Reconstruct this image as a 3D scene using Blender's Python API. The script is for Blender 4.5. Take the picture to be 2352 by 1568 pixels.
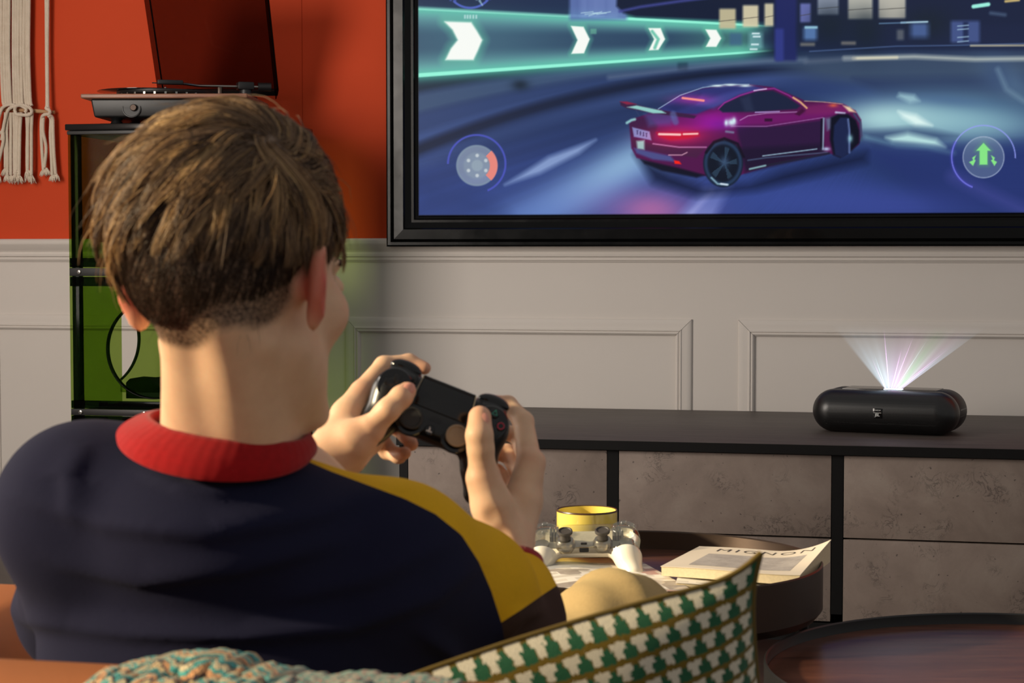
import bpy, bmesh, math, random
import numpy as np
from mathutils import Vector, Matrix

random.seed(7)
RNG = np.random.default_rng(7)
for o in list(bpy.data.objects):
    bpy.data.objects.remove(o)
SC = bpy.context.scene
COL = SC.collection

# ------------------------------------------------------------------ camera
W, H = 2352.0, 1568.0
FPX = 4200.0                       # focal length in pixels of the 2352 wide frame
EYE = 0.96                         # camera height
TILT = math.atan(204.0 / FPX)
cam_d = bpy.data.cameras.new('camera')
cam = bpy.data.objects.new('camera', cam_d)
COL.objects.link(cam)
cam_d.sensor_width = 36.0
cam_d.lens = 36.0 * FPX / W
cam.location = (0, 0, EYE)
cam.rotation_euler = (math.pi / 2 - TILT, 0, 0)
cam_d.dof.use_dof = True
cam_d.dof.focus_distance = 3.9
cam_d.dof.aperture_fstop = 15.0
cam_d.clip_start = 0.05
SC.camera = cam

# ------------------------------------------------------------------ world, daylight, exposure
wd = bpy.data.worlds.new('world')
SC.world = wd
wd.use_nodes = True
bg = wd.node_tree.nodes['Background']
bg.inputs[0].default_value = (1.0, 0.97, 0.945, 1)
bg.inputs[1].default_value = 0.31


def area(name, loc, target, sx, sy, power, color, spread=180):
    d = bpy.data.lights.new(name, 'AREA')
    d.shape = 'RECTANGLE'
    d.size, d.size_y = sx, sy
    d.energy = power
    d.color = color
    d.spread = math.radians(spread)
    o = bpy.data.objects.new(name, d)
    COL.objects.link(o)
    o.location = loc
    o.rotation_euler = (Vector(target) - Vector(loc)).to_track_quat('-Z', 'Y').to_euler()
    return o


# daylight coming in through the window of the left wall
area('window_daylight', (-2.60, 3.05, 1.55), (-0.95, 4.9, 1.05), 1.7, 1.5, 112, (1.0, 0.90, 0.80))
sun_d = bpy.data.lights.new('low_sun', 'SUN')
sun_d.energy = 6.8
sun_d.angle = math.radians(3)
sun_d.color = (1.0, 0.80, 0.52)
sun = bpy.data.objects.new('low_sun', sun_d)
COL.objects.link(sun)
sun.rotation_euler = Vector((1.0, 0.20, -0.34)).to_track_quat('-Z', 'Y').to_euler()

vs = SC.view_settings
vs.view_transform = 'Standard'
vs.look = 'None'
vs.exposure = 0.0
vs.gamma = 1.0
vs.use_curve_mapping = False

# ------------------------------------------------------------------ geometry helpers
_ct, _st = math.cos(TILT), math.sin(TILT)


def ray(px, py):
    a, b = px - W / 2, H / 2 - py
    return np.array([a, FPX * _ct + b * _st, -FPX * _st + b * _ct])


def P(px, py, Y):
    """world point at depth Y that is seen at pixel px, py of the photograph"""
    d = ray(px, py)
    return np.array([0, 0, EYE]) + d * (Y / d[1])


def S(px, Y):
    """length in metres of px pixels at depth Y"""
    return px * Y / FPX


def project(v):
    """world points (n,3) -> pixels"""
    v = np.asarray(v, dtype=float)
    x, y, z = v[..., 0], v[..., 1], v[..., 2] - EYE
    dep = y * _ct - z * _st
    up = y * _st + z * _ct
    return W / 2 + FPX * x / dep, H / 2 - FPX * up / dep


def on_plane(px, py, p0, phi):
    """ray / vertical plane through p0 whose horizontal direction is (cos phi, -sin phi)"""
    d = ray(px, py)
    n = np.array([math.sin(phi), math.cos(phi), 0])
    o = np.array([0, 0, EYE])
    t = np.dot(np.asarray(p0) - o, n) / np.dot(d, n)
    return o + d * t


def at_height(px, py, z):
    d = ray(px, py)
    return np.array([0, 0, EYE]) + d * ((z - EYE) / d[2])


def tag(o, label=None, cat=None, group=None, kind=None):
    if label: o['label'] = label
    if cat: o['category'] = cat
    if group: o['group'] = group
    if kind: o['kind'] = kind
    return o


def empty(name, loc=(0, 0, 0), rz=0.0, label=None, cat=None, group=None, kind=None):
    o = bpy.data.objects.new(name, None)
    COL.objects.link(o)
    o.location = loc
    o.rotation_euler = (0, 0, rz)
    o.empty_display_size = 0.05
    return tag(o, label, cat, group, kind)


def link_mesh(name, me, mat, parent=None, smooth=False):
    o = bpy.data.objects.new(name, me)
    COL.objects.link(o)
    if mat is not None and len(me.materials) == 0:
        me.materials.append(mat)
    if parent is not None:
        o.parent = parent
    if smooth:
        me.polygons.foreach_set('use_smooth', [True] * len(me.polygons))
    return o


def finish(name, bm, mat, parent=None, smooth=False, angle=None):
    bmesh.ops.recalc_face_normals(bm, faces=bm.faces)
    me = bpy.data.meshes.new(name)
    bm.to_mesh(me)
    bm.free()
    o = link_mesh(name, me, mat, parent, smooth or angle is not None)
    if angle is not None:
        try:
            me.set_sharp_from_angle(angle=math.radians(angle))
        except Exception:
            pass
    return o


def np_mesh(name, v, f, mat, parent=None, smooth=True, origin=(0, 0, 0)):
    """v (n,3), f (m,3) or (m,4) int arrays"""
    v = np.asarray(v, dtype=np.float32) - np.asarray(origin, dtype=np.float32)
    f = np.asarray(f, dtype=np.int32)
    me = bpy.data.meshes.new(name)
    k = f.shape[1]
    me.vertices.add(len(v))
    me.vertices.foreach_set('co', v.ravel())
    me.loops.add(f.size)
    me.loops.foreach_set('vertex_index', f.ravel())
    me.polygons.add(len(f))
    me.polygons.foreach_set('loop_start', np.arange(0, f.size, k, dtype=np.int32))
    me.update(calc_edges=True)
    me.validate()
    return link_mesh(name, me, mat, parent, smooth)


def add_attr(o, name, vals):
    a = o.data.attributes.new(name, 'FLOAT', 'POINT')
    a.data.foreach_set('value', np.asarray(vals, dtype=np.float32))


def add_color(o, name, cols):
    a = o.data.attributes.new(name, 'FLOAT_COLOR', 'POINT')
    c = np.ones((len(cols), 4), dtype=np.float32)
    c[:, :3] = cols
    a.data.foreach_set('color', c.ravel())


def bbox(bm, x0, x1, y0, y1, z0, z1, bevel=0.0, seg=2, M=None):
    vs_ = [bm.verts.new((x, y, z)) for z in (z0, z1) for y in (y0, y1) for x in (x0, x1)]
    fs = [bm.faces.new([vs_[i] for i in q]) for q in
          ((0, 2, 3, 1), (4, 5, 7, 6), (0, 1, 5, 4), (2, 6, 7, 3), (0, 4, 6, 2), (1, 3, 7, 5))]
    if bevel > 0:
        es = list({e for f in fs for e in f.edges})
        r = bmesh.ops.bevel(bm, geom=es, offset=bevel, segments=seg, profile=0.5, affect='EDGES')
        vs_ = list({v for f in r['faces'] for v in f.verts} | {v for v in vs_ if v.is_valid})
    if M is not None:
        bmesh.ops.transform(bm, matrix=M, verts=[v for v in vs_ if v.is_valid])


def box(name, x0, x1, y0, y1, z0, z1, mat, parent=None, bevel=0.0, seg=2):
    bm = bmesh.new()
    bbox(bm, x0, x1, y0, y1, z0, z1, bevel, seg)
    return finish(name, bm, mat, parent, angle=40 if bevel else None)


def add_tube(bm, pts, rad, n=8, caps=True, squash=None):
    """tube through pts with radius (or radii)"""
    pts = [Vector(p) for p in pts]
    m = len(pts)
    rads = rad if hasattr(rad, '__len__') else [rad] * m
    rings = []
    ref = None
    for i, p in enumerate(pts):
        t = (pts[min(i + 1, m - 1)] - pts[max(i - 1, 0)]).normalized()
        if ref is None:
            a = Vector((0, 0, 1)) if abs(t.z) < 0.9 else Vector((1, 0, 0))
            ref = t.cross(a).normalized()
        ref = (ref - t * ref.dot(t)).normalized()
        b = t.cross(ref)
        rings.append([bm.verts.new(p + (ref * math.cos(2 * math.pi * k / n) + b * math.sin(2 * math.pi * k / n)) * rads[i])
                      for k in range(n)])
    for i in range(m - 1):
        for k in range(n):
            bm.faces.new((rings[i][k], rings[i][(k + 1) % n], rings[i + 1][(k + 1) % n], rings[i + 1][k]))
    if caps:
        bm.faces.new(rings[0][::-1])
        bm.faces.new(rings[-1])
    return rings


def tube(name, pts, rad, mat, parent=None, n=8):
    bm = bmesh.new()
    add_tube(bm, pts, rad, n)
    return finish(name, bm, mat, parent, angle=50)


def add_lathe(bm, prof, n=48, M=None, closed=False):
    """prof: list of (r, z) turned round the z axis"""
    rings = []
    new = []
    for r, z in prof:
        if r < 1e-6:
            v = bm.verts.new((0, 0, z)); new.append(v)
            rings.append([v])
        else:
            ring = [bm.verts.new((r * math.cos(2 * math.pi * k / n), r * math.sin(2 * math.pi * k / n), z)) for k in range(n)]
            new += ring
            rings.append(ring)
    seq = list(zip(rings[:-1], rings[1:]))
    if closed:
        seq.append((rings[-1], rings[0]))
    for a, b in seq:
        for k in range(n):
            k2 = (k + 1) % n
            if len(a) == 1 and len(b) == 1:
                continue
            if len(a) == 1:
                bm.faces.new((a[0], b[k2], b[k]))
            elif len(b) == 1:
                bm.faces.new((a[k], a[k2], b[0]))
            else:
                bm.faces.new((a[k], a[k2], b[k2], b[k]))
    if M is not None:
        bmesh.ops.transform(bm, matrix=M, verts=new)


def lathe(name, prof, mat, parent=None, n=48, loc=None, M=None, closed=False):
    bm = bmesh.new()
    add_lathe(bm, prof, n, M, closed)
    o = finish(name, bm, mat, parent, angle=35)
    if loc is not None:
        o.location = loc
    return o


def prism(name, poly, d, mat, parent=None, M=None, bevel=0.0):
    """poly in the local xy plane, extruded from z=0 to z=d"""
    bm = bmesh.new()
    a = [bm.verts.new((x, y, 0)) for x, y in poly]
    b = [bm.verts.new((x, y, d)) for x, y in poly]
    bm.faces.new(a[::-1]); bm.faces.new(b)
    n = len(poly)
    for i in range(n):
        bm.faces.new((a[i], a[(i + 1) % n], b[(i + 1) % n], b[i]))
    if bevel:
        bmesh.ops.bevel(bm, geom=[e for e in bm.edges], offset=bevel, segments=2, profile=0.5, affect='EDGES')
    if M is not None:
        bmesh.ops.transform(bm, matrix=M, verts=bm.verts)
    return finish(name, bm, mat, parent, angle=40)


def sweep_profile(bm, prof, a, b, out, up, mitre_a=0.0, mitre_b=0.0):
    """profile points (along out, along up) run from a to b; mitre shifts ends along the run by mitre*up coord"""
    a, b, out, up = Vector(a), Vector(b), Vector(out), Vector(up)
    t = (b - a).normalized()
    A = [bm.verts.new(a + out * o + up * u + t * (mitre_a * u)) for o, u in prof]
    B = [bm.verts.new(b + out * o + up * u - t * (mitre_b * u)) for o, u in prof]
    n = len(prof)
    for i in range(n - 1):
        bm.faces.new((A[i], A[i + 1], B[i + 1], B[i]))
    bm.faces.new((A[-1], A[0], B[0], B[-1]))
    bm.faces.new(A[::-1]); bm.faces.new(B)


def text_mesh(name, body, size, mat, parent, M, extrude=0.0004, align='CENTER', sx=1.0, spacing=1.0, thin=0.0):
    cu = bpy.data.curves.new(name, 'FONT')
    cu.body = body
    cu.size = size
    cu.extrude = extrude
    cu.offset = -thin * size
    cu.align_x = align
    cu.align_y = 'CENTER'
    cu.space_character = spacing
    tmp = bpy.data.objects.new(name + '_tmp', cu)
    COL.objects.link(tmp)
    dg = bpy.context.evaluated_depsgraph_get()
    me = bpy.data.meshes.new_from_object(tmp.evaluated_get(dg))
    bpy.data.objects.remove(tmp)
    bpy.data.curves.remove(cu)
    me.transform(Matrix.Diagonal((sx, 1, 1, 1)))
    me.transform(M)
    me.materials.clear()
    return link_mesh(name, me, mat, parent)


# ------------------------------------------------------------------ material helpers
def srgb(r, g=None, b=None):
    if g is None:
        r, g, b = r
    f = lambda c: (c / 255 / 12.92) if c / 255 <= 0.04045 else ((c / 255 + 0.055) / 1.055) ** 2.4
    return (f(r), f(g), f(b), 1.0)


class NT:
    """small wrapper round a material's node tree"""
    def __init__(self, name):
        self.m = bpy.data.materials.new(name)
        self.m.use_nodes = True
        self.t = self.m.node_tree
        self.b = self.t.nodes['Principled BSDF']
        self.out = self.t.nodes['Material Output']

    def n(self, typ, **kw):
        nd = self.t.nodes.new(typ)
        for k, v in kw.items():
            if k == 'ins':
                for kk, vv in v.items():
                    if hasattr(vv, 'is_output'):
                        self.t.links.new(vv, nd.inputs[kk])
                    else:
                        nd.inputs[kk].default_value = vv
            else:
                setattr(nd, k, vv if False else v)
        return nd

    def link(self, a, b):
        self.t.links.new(a, b)

    def math(self, op, a, b=None, c=None, clamp=False):
        nd = self.t.nodes.new('ShaderNodeMath')
        nd.operation = op
        nd.use_clamp = clamp
        for i, v in enumerate((a, b, c)):
            if v is None: continue
            if hasattr(v, 'is_output'): self.t.links.new(v, nd.inputs[i])
            else: nd.inputs[i].default_value = v
        return nd.outputs[0]

    def mix(self, fac, a, b):
        nd = self.t.nodes.new('ShaderNodeMix')
        nd.data_type = 'RGBA'
        for k, v in ((0, fac), (6, a), (7, b)):
            if hasattr(v, 'is_output'): self.t.links.new(v, nd.inputs[k])
            else: nd.inputs[k].default_value = v
        return nd.outputs[2]

    def ramp(self, fac, stops, interp='LINEAR'):
        nd = self.t.nodes.new('ShaderNodeValToRGB')
        nd.color_ramp.interpolation = interp
        el = nd.color_ramp.elements
        while len(el) < len(stops):
            el.new(0.5)
        for e, (p, c) in zip(el, stops):
            e.position = p
            e.color = c if len(c) == 4 else (*c, 1)
        self.t.links.new(fac, nd.inputs[0])
        return nd.outputs[0]

    def coord(self, kind='Object', scale=None, rot=None):
        tc = self.t.nodes.new('ShaderNodeTexCoord')
        o = tc.outputs[kind]
        if scale is not None or rot is not None:
            mp = self.t.nodes.new('ShaderNodeMapping')
            if scale is not None: mp.inputs['Scale'].default_value = scale
            if rot is not None: mp.inputs['Rotation'].default_value = rot
            self.t.links.new(o, mp.inputs[0])
            o = mp.outputs[0]
        return o

    def noise(self, vec, scale, detail=4.0, rough=0.55, dist=0.0):
        nd = self.t.nodes.new('ShaderNodeTexNoise')
        self.t.links.new(vec, nd.inputs['Vector'])
        nd.inputs['Scale'].default_value = scale
        nd.inputs['Detail'].default_value = detail
        nd.inputs['Roughness'].default_value = rough
        nd.inputs['Distortion'].default_value = dist
        return nd.outputs[0]

    def bump(self, h, strength=0.2, dist=0.002):
        nd = self.t.nodes.new('ShaderNodeBump')
        nd.inputs['Strength'].default_value = strength
        nd.inputs['Distance'].default_value = dist
        self.t.links.new(h, nd.inputs['Height'])
        self.t.links.new(nd.outputs[0], self.b.inputs['Normal'])
        return nd

    def set(self, **kw):
        for k, v in kw.items():
            k = {'color': 'Base Color', 'rough': 'Roughness', 'metal': 'Metallic', 'spec': 'Specular IOR Level', 'trans': 'Transmission Weight',
                 'ior': 'IOR', 'coat': 'Coat Weight', 'coat_rough': 'Coat Roughness', 'sheen': 'Sheen Weight', 'alpha': 'Alpha',
                 'sss': 'Subsurface Weight', 'emit': 'Emission Color', 'emit_s': 'Emission Strength'}.get(k, k)
            if hasattr(v, 'is_output'): self.t.links.new(v, self.b.inputs[k])
            else: self.b.inputs[k].default_value = v
        return self


def plain(name, col, rough=0.5, metal=0.0, var=0.12, scale=30.0, bump=0.0, **kw):
    """principled material with a little procedural variation of colour"""
    t = NT(name)
    c = srgb(col) if max(col) > 1.0 else (*col[:3], 1)
    v = t.coord('Object')
    nz = t.noise(v, scale, 5)
    lo = tuple(x * (1 - var) for x in c[:3]) + (1,)
    hi = tuple(min(1, x * (1 + var)) for x in c[:3]) + (1,)
    t.set(color=t.mix(nz, lo, hi), rough=rough, metal=metal, **kw)
    if bump:
        t.bump(t.noise(v, scale * 8, 3), bump, 0.001)
    return t.m


PHI = math.radians(12.0)            # the far wall and what stands along it are turned by this much
E1 = np.array([math.cos(PHI), -math.sin(PHI), 0])
E2 = np.array([math.sin(PHI), math.cos(PHI), 0])

# ------------------------------------------------------------------ materials of the room
def wall_paint(name, col, var=0.05):
    t = NT(name)
    v = t.coord('Object')
    c = srgb(col)
    nz = t.noise(v, 3.0, 6)
    t.set(color=t.mix(nz, tuple(x * (1 - var) for x in c[:3]) + (1,), tuple(x * (1 + var) for x in c[:3]) + (1,)), rough=0.75, spec=0.25)
    t.bump(t.noise(v, 260, 3), 0.12, 0.001)
    return t.m


M_ORANGE = wall_paint('orange_wall_paint', (196, 66, 28))
M_WHITE = wall_paint('warm_white_paint', (208, 201, 194), 0.03)
M_BLACK = plain('satin_black', (17, 17, 18), 0.45, var=0.25, scale=60)
M_FRAMEB = plain('black_powder_coat', (13, 12, 12), 0.6, var=0.25, scale=60, spec=0.2)
M_BLACKG = plain('gloss_black', (8, 8, 9), 0.12, var=0.2)
M_STEEL = plain('brushed_steel', (170, 168, 162), 0.3, 1.0)
M_DARKSTEEL = plain('dark_bronze_metal', (66, 54, 47), 0.38, 0.75, var=0.15, scale=20)


def wood(name, lo, hi, axis_scale, rough=0.5, bump=0.1, coat=0.0):
    t = NT(name)
    v = t.coord('Object', scale=axis_scale)
    a = t.noise(v, 6.0, 8, 0.6, 0.6)
    b = t.noise(v, 40.0, 4, 0.6, 0.2)
    f = t.math('ADD', t.math('MULTIPLY', a, 0.65), t.math('MULTIPLY', b, 0.35))
    col = t.ramp(f, [(0.32, srgb(lo)), (0.68, srgb(hi))])
    t.set(color=col, rough=rough, coat=coat, coat_rough=0.2)
    t.bump(b, bump, 0.001)
    return t.m


M_FLOOR = wood('dark_floor_wood', (30, 17, 14), (58, 35, 28), (1.0, 12, 12), 0.4)
M_TOPBOARD = wood('black_oak_board', (58, 51, 47), (94, 84, 78), (0.7, 10, 10), 0.55, 0.15)
M_WALNUT = wood('walnut_tabletop', (58, 32, 24), (112, 70, 52), (0.9, 9, 9), 0.3, 0.04, 0.25)
M_DECK = wood('walnut_deck', (104, 66, 50), (158, 112, 90), (0.8, 12, 12), 0.45)


def stone_mat():
    t = NT('concrete_laminate')
    v = t.coord('Object')
    big = t.noise(v, 7.0, 8, 0.62, 0.5)
    mid = t.noise(v, 26.0, 8, 0.7, 1.2)
    fine = t.noise(v, 130.0, 5, 0.7)
    base = t.ramp(big, [(0.28, srgb(118, 104, 95)), (0.52, srgb(136, 121, 111)), (0.75, srgb(150, 137, 126))])
    col = t.mix(t.math('MULTIPLY', fine, 0.35), base, srgb(112, 99, 92))
    # thin dark cracks where a distorted noise crosses its middle, only in patches
    crack = t.math('ABSOLUTE', t.math('SUBTRACT', mid, 0.5))
    crack = t.math('SUBTRACT', 1.0, t.math('MULTIPLY', crack, 34.0, clamp=True), clamp=True)
    patch = t.noise(v, 9.0, 3, 0.5)
    patch = t.math('MULTIPLY', t.math('SUBTRACT', patch, 0.53), 9.0, clamp=True)
    ck = t.math('MULTIPLY', crack, patch, clamp=True)
    spots = t.math('MULTIPLY', t.math('SUBTRACT', t.noise(v, 90.0, 2, 0.4), 0.71), 30.0, clamp=True)
    allk = t.math('MAXIMUM', t.math('MULTIPLY', ck, 0.75), t.math('MULTIPLY', spots, 0.7))
    t.set(color=t.mix(allk, col, srgb(62, 54, 52)), rough=0.6, spec=0.35)
    t.bump(t.math('SUBTRACT', fine, allk), 0.25, 0.001)
    return t.m


M_STONE = stone_mat()


def tinted(name, col, gloss=0.9, rough=0.03, refl=0.04):
    """coloured clear acrylic: tints what lies behind it, with mirror-like surface reflection"""
    t = NT(name)
    tr = t.n('ShaderNodeBsdfTransparent'); tr.inputs[0].default_value = (*col, 1)
    gl = t.n('ShaderNodeBsdfGlossy'); gl.inputs['Roughness'].default_value = rough
    gl.inputs[0].default_value = (gloss, gloss, gloss, 1)
    mx = t.n('ShaderNodeMixShader')
    mx.inputs[0].default_value = refl
    t.link(tr.outputs[0], mx.inputs[1]); t.link(gl.outputs[0], mx.inputs[2])
    t.link(mx.outputs[0], t.out.inputs[0])
    return t.m


M_GREEN = tinted('green_acrylic', (0.55, 0.67, 0.32), 0.5, 0.05, 0.002)
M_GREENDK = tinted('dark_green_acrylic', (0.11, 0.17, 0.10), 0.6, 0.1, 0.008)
M_SMOKE = tinted('smoked_lid_plastic', (0.42, 0.36, 0.36), 0.35, 0.05, 0.015)
M_PANE = tinted('clear_window_glass', (0.97, 0.98, 0.98), 0.6)
M_CLEAR = tinted('clear_plastic', (0.90, 0.90, 0.86), 1.0, 0.08, 0.12)

# ------------------------------------------------------------------ console geometry first: it fixes the wall
F0 = P(1665, 1030, 4.5)
con_root = np.array([F0[0], F0[1], 0.0])


def fl(px, py):                       # local x and z on the console's front plane
    w = on_plane(px, py, F0, PHI)
    return float(np.dot(w - con_root, E1)), float(w[2])


TOPZ = fl(1419, 1010)[1]
bk = at_height(1230, 935, TOPZ)
DEP = float(np.dot(bk - con_root, E2))
W0 = con_root + E2 * (DEP + 0.012)     # a point of the far wall's face


def wl(px, py, off=0.0):              # local x and z on the wall's face (off metres in front of it)
    w = on_plane(px, py, W0 - E2 * off, PHI)
    return float(np.dot(w - W0, E1)), float(w[2])


def wallroot(name, **kw):
    return empty(name, (W0[0], W0[1], 0), -PHI, **kw)


# ------------------------------------------------------------------ the far wall
RAIL_T, RAIL_B = wl(400, 548)[1], wl(400, 601)[1]
XL, XR, CEIL = -2.75, 2.9, 2.7
wall = wallroot('wall_back', kind='structure', label='orange upper wall over warm white panelled wainscot')
bm = bmesh.new()
seam = wl(695, 300)[0]
bbox(bm, XL, seam - 0.0012, 0, 0.12, RAIL_B + 0.01, CEIL)
bbox(bm, seam + 0.0012, XR, 0, 0.12, RAIL_B + 0.01, CEIL)
bbox(bm, seam - 0.0013, seam + 0.0013, 0.002, 0.12, RAIL_B + 0.01, CEIL)
finish('upper_wall', bm, M_ORANGE, wall)
box('wainscot', XL, XR, 0, 0.12, 0, RAIL_B + 0.01, M_WHITE, wall)

tr = wallroot('trim_1', kind='structure', label='moulded white chair rail between orange and white wall')
bm = bmesh.new()
hh = RAIL_T - RAIL_B
prof = [(0, 0), (0.004, 0), (0.006, 0.05), (0.010, 0.09), (0.010, 0.20), (0.016, 0.24), (0.017, 0.33), (0.014, 0.42), (0.018, 0.52), (0.022, 0.56),
        (0.026, 0.66), (0.032, 0.74), (0.034, 0.80), (0.034, 0.92), (0.030, 0.97), (0.026, 1.0), (0, 1.0)]
sweep_profile(bm, [(o, RAIL_B + u * hh) for o, u in prof], (XL, 0, 0), (XR, 0, 0), (0, -1, 0), (0, 0, 1))
finish('rail', bm, M_WHITE, tr, angle=30)

# panel mouldings: four mitred sticks each
PTOP = wl(1200, 730)[1]
PW = 0.049
PPROF = [(0, 0), (0.004, -0.0), (0.006, -0.03), (0.008, -0.10), (0.0085, -0.35), (0.010, -0.60), (0.013, -0.66), (0.013, -0.72), (0.009, -0.76),
         (0.010, -0.80), (0.0125, -0.86), (0.0105, -0.92), (0.006, -0.95), (0.004, -1.0), (0, -1.0)]


def panel(name, x0, x1, zt, zb):
    r = wallroot(name, kind='structure', label='raised rectangular panel moulding on the white wainscot')
    pr = [(o, u * PW) for o, u in PPROF]
    g = 0.0006
    for a, b, up in (((x0, 0, zt), (x1, 0, zt), (0, 0, 1)), ((x1, 0, zb), (x0, 0, zb), (0, 0, -1)),
                     ((x0, 0, zb), (x0, 0, zt), (-1, 0, 0)), ((x1, 0, zt), (x1, 0, zb), (1, 0, 0))):
        bm = bmesh.new()
        A, B = Vector(a), Vector(b)
        t = (B - A).normalized() * g
        sweep_profile(bm, pr, A + t, B - t, (0, -1, 0), up, -1.0, -1.0)
        finish('moulding_stick', bm, M_WHITE, r, angle=30)


p2l, p2r, p3l = wl(793, 735)[0], wl(1590, 735)[0], wl(1696, 737)[0]
gap = p3l - p2r
plen = p2r - p2l
panel('trim_2', p2l - gap - plen, p2l - gap, PTOP, 0.16)
panel('trim_3', p2l, p2r, PTOP, 0.16)
panel('trim_4', p3l, p3l + plen, PTOP, 0.16)
bb = wallroot('baseboard_back', kind='structure', label='white baseboard along the far wall')
bm = bmesh.new()
sweep_profile(bm, [(0, 0), (0.016, 0), (0.016, 0.085), (0.010, 0.10), (0.010, 0.108), (0.004, 0.115), (0, 0.115)], (XL, 0, 0), (XR, 0, 0), (0, -1, 0), (0, 0, 1))
finish('baseboard', bm, M_WHITE, bb, angle=30)

# floor, left wall with its window
fr_ = wallroot('floor', kind='structure', label='dark reddish brown wooden floor')
box('floorboards', XL, XR, -7.0, 0.0, -0.05, 0.0, M_FLOOR, fr_)
wlft = wallroot('wall_left', kind='structure', label='warm white side wall with the window')
WY0, WY1, WZ0, WZ1 = -5.95, -2.55, 0.75, 2.35
bm = bmesh.new()
bbox(bm, XL - 0.15, XL, -6.9, WY0, 0, CEIL)
bbox(bm, XL - 0.15, XL, WY1, 0.0, 0, CEIL)
bbox(bm, XL - 0.15, XL, WY0, WY1, 0, WZ0)
bbox(bm, XL - 0.15, XL, WY0, WY1, WZ1, CEIL)
finish('wall_face', bm, M_WHITE, wlft)
win = wallroot('window_1', kind='structure', label='white framed window in the side wall')
bm = bmesh.new()
for y0, y1, z0, z1 in ((WY0, WY0 + 0.05, WZ0, WZ1), (WY1 - 0.05, WY1, WZ0, WZ1), (WY0, WY1, WZ0, WZ0 + 0.05), (WY0, WY1, WZ1 - 0.05, WZ1),
                       ((WY0 + WY1) / 2 - 0.025, (WY0 + WY1) / 2 + 0.025, WZ0, WZ1)):
    bbox(bm, XL - 0.12, XL - 0.06, y0, y1, z0, z1)
finish('window_frame', bm, M_WHITE, win)
for a, b in ((WY0 + 0.05, (WY0 + WY1) / 2 - 0.025), ((WY0 + WY1) / 2 + 0.025, WY1 - 0.05)):
    box('pane', XL - 0.092, XL - 0.088, a, b, WZ0 + 0.05, WZ1 - 0.05, M_PANE, win)

# ------------------------------------------------------------------ console
con = empty('media_console', con_root, -PHI, 'long low media console with grey stone drawers and black frame', 'console')
xl0 = fl(917, 1060)[0]
xl1 = fl(936, 1060)[0]
d1 = (fl(1395, 1150)[0], fl(1420, 1150)[0])
d2 = (fl(1910, 1200)[0], fl(1936, 1200)[0])
BT = 0.024
ztop = TOPZ - BT                                  # underside of the top board
zmid = fl(1665, 1228)[1]
zbot = fl(1900, 1427)[1]
cw = d2[0] - d1[1]
dv = d2[1] - d2[0]
xr1 = d2[1] + cw
top_x1 = xr1 + dv
box('top_board', xl0 - 0.004, top_x1 + 0.004, -0.012, DEP, ztop, TOPZ, M_TOPBOARD, con, 0.0015)
box('top_edge', xl0 - 0.004, top_x1 + 0.004, -0.0145, -0.0122, ztop, TOPZ - 0.001, M_FRAMEB, con)
for a, b in ((xl0, xl1), d1, d2, (xr1, top_x1)):
    box('upright', a, b, 0.0, DEP, 0.075, ztop, M_FRAMEB, con)
box('bottom_board', xl0, top_x1, 0.002, DEP, zbot - 0.026, zbot - 0.004, M_FRAMEB, con)
box('plinth', xl0 + 0.03, top_x1 - 0.03, 0.03, DEP - 0.05, 0.0, zbot - 0.026, M_BLACK, con)
box('back_panel', xl0, top_x1, DEP - 0.012, DEP, zbot, ztop, M_BLACK, con)
for a, b in ((xl1, d1[0]), (d1[1], d2[0]), (d2[1], xr1)):
    for z0, z1 in ((zmid + 0.0022, ztop - 0.003), (zbot, zmid - 0.0022)):
        box('drawer', a + 0.0015, b - 0.0015, 0.0005, 0.42, z0, z1, M_STONE, con, 0.0012)

# ------------------------------------------------------------------ television
TVO = 0.055
fx0, fz0 = wl(888, 566, TVO)
ix0, iz0 = wl(960, 495, TVO - 0.02)
fw = ix0 - fx0
fh = iz0 - fz0
tvw, tvh = 2.02, 2.02 * 9 / 16
tv = wallroot('television', label='big wall screen in a glossy black frame showing a night car race', cat='television')
fx1, fz1 = fx0 + fw * 2 + tvw, fz0 + fh * 2 + tvh
M_FRAME = NT('black_lacquer_frame')
_v = M_FRAME.coord('Object', scale=(1, 1, 1))
_n = M_FRAME.noise(_v, 14, 5, 0.6, 0.4)
M_FRAME.set(color=M_FRAME.mix(_n, srgb(4, 4, 4), srgb(12, 12, 12)), rough=M_FRAME.math('ADD', M_FRAME.math('MULTIPLY', _n, 0.3), 0.08), spec=0.15, coat=0.06)
M_FRAME = M_FRAME.m
FPROF = [(0.0, 0.0), (0.055, 0.0), (0.058, -0.05), (0.058, -0.14), (0.048, -0.18), (0.052, -0.24), (0.053, -0.55), (0.046, -0.60), (0.040, -0.72),
         (0.036, -0.78), (0.036, -0.86), (0.030, -0.90), (0.026, -1.0), (0.0, -1.0)]
for a, b, up, wd_ in (((fx0, 0, fz0), (fx1, 0, fz0), (0, 0, -1), fh), ((fx1, 0, fz1), (fx0, 0, fz1), (0, 0, 1), fh),
                      ((fx0, 0, fz1), (fx0, 0, fz0), (-1, 0, 0), fw), ((fx1, 0, fz0), (fx1, 0, fz1), (1, 0, 0), fw)):
    bm = bmesh.new()
    oth = fw if wd_ == fh else fh
    sweep_profile(bm, [(o, u * wd_) for o, u in FPROF], a, b, (0, -1, 0), up, -oth / wd_, -oth / wd_)
    finish('frame_side', bm, M_FRAME, tv, angle=25)
SX0, SX1, SZ0, SZ1, SY = fx0 + fw, fx1 - fw, fz0 + fh, fz1 - fh, -0.030

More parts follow.
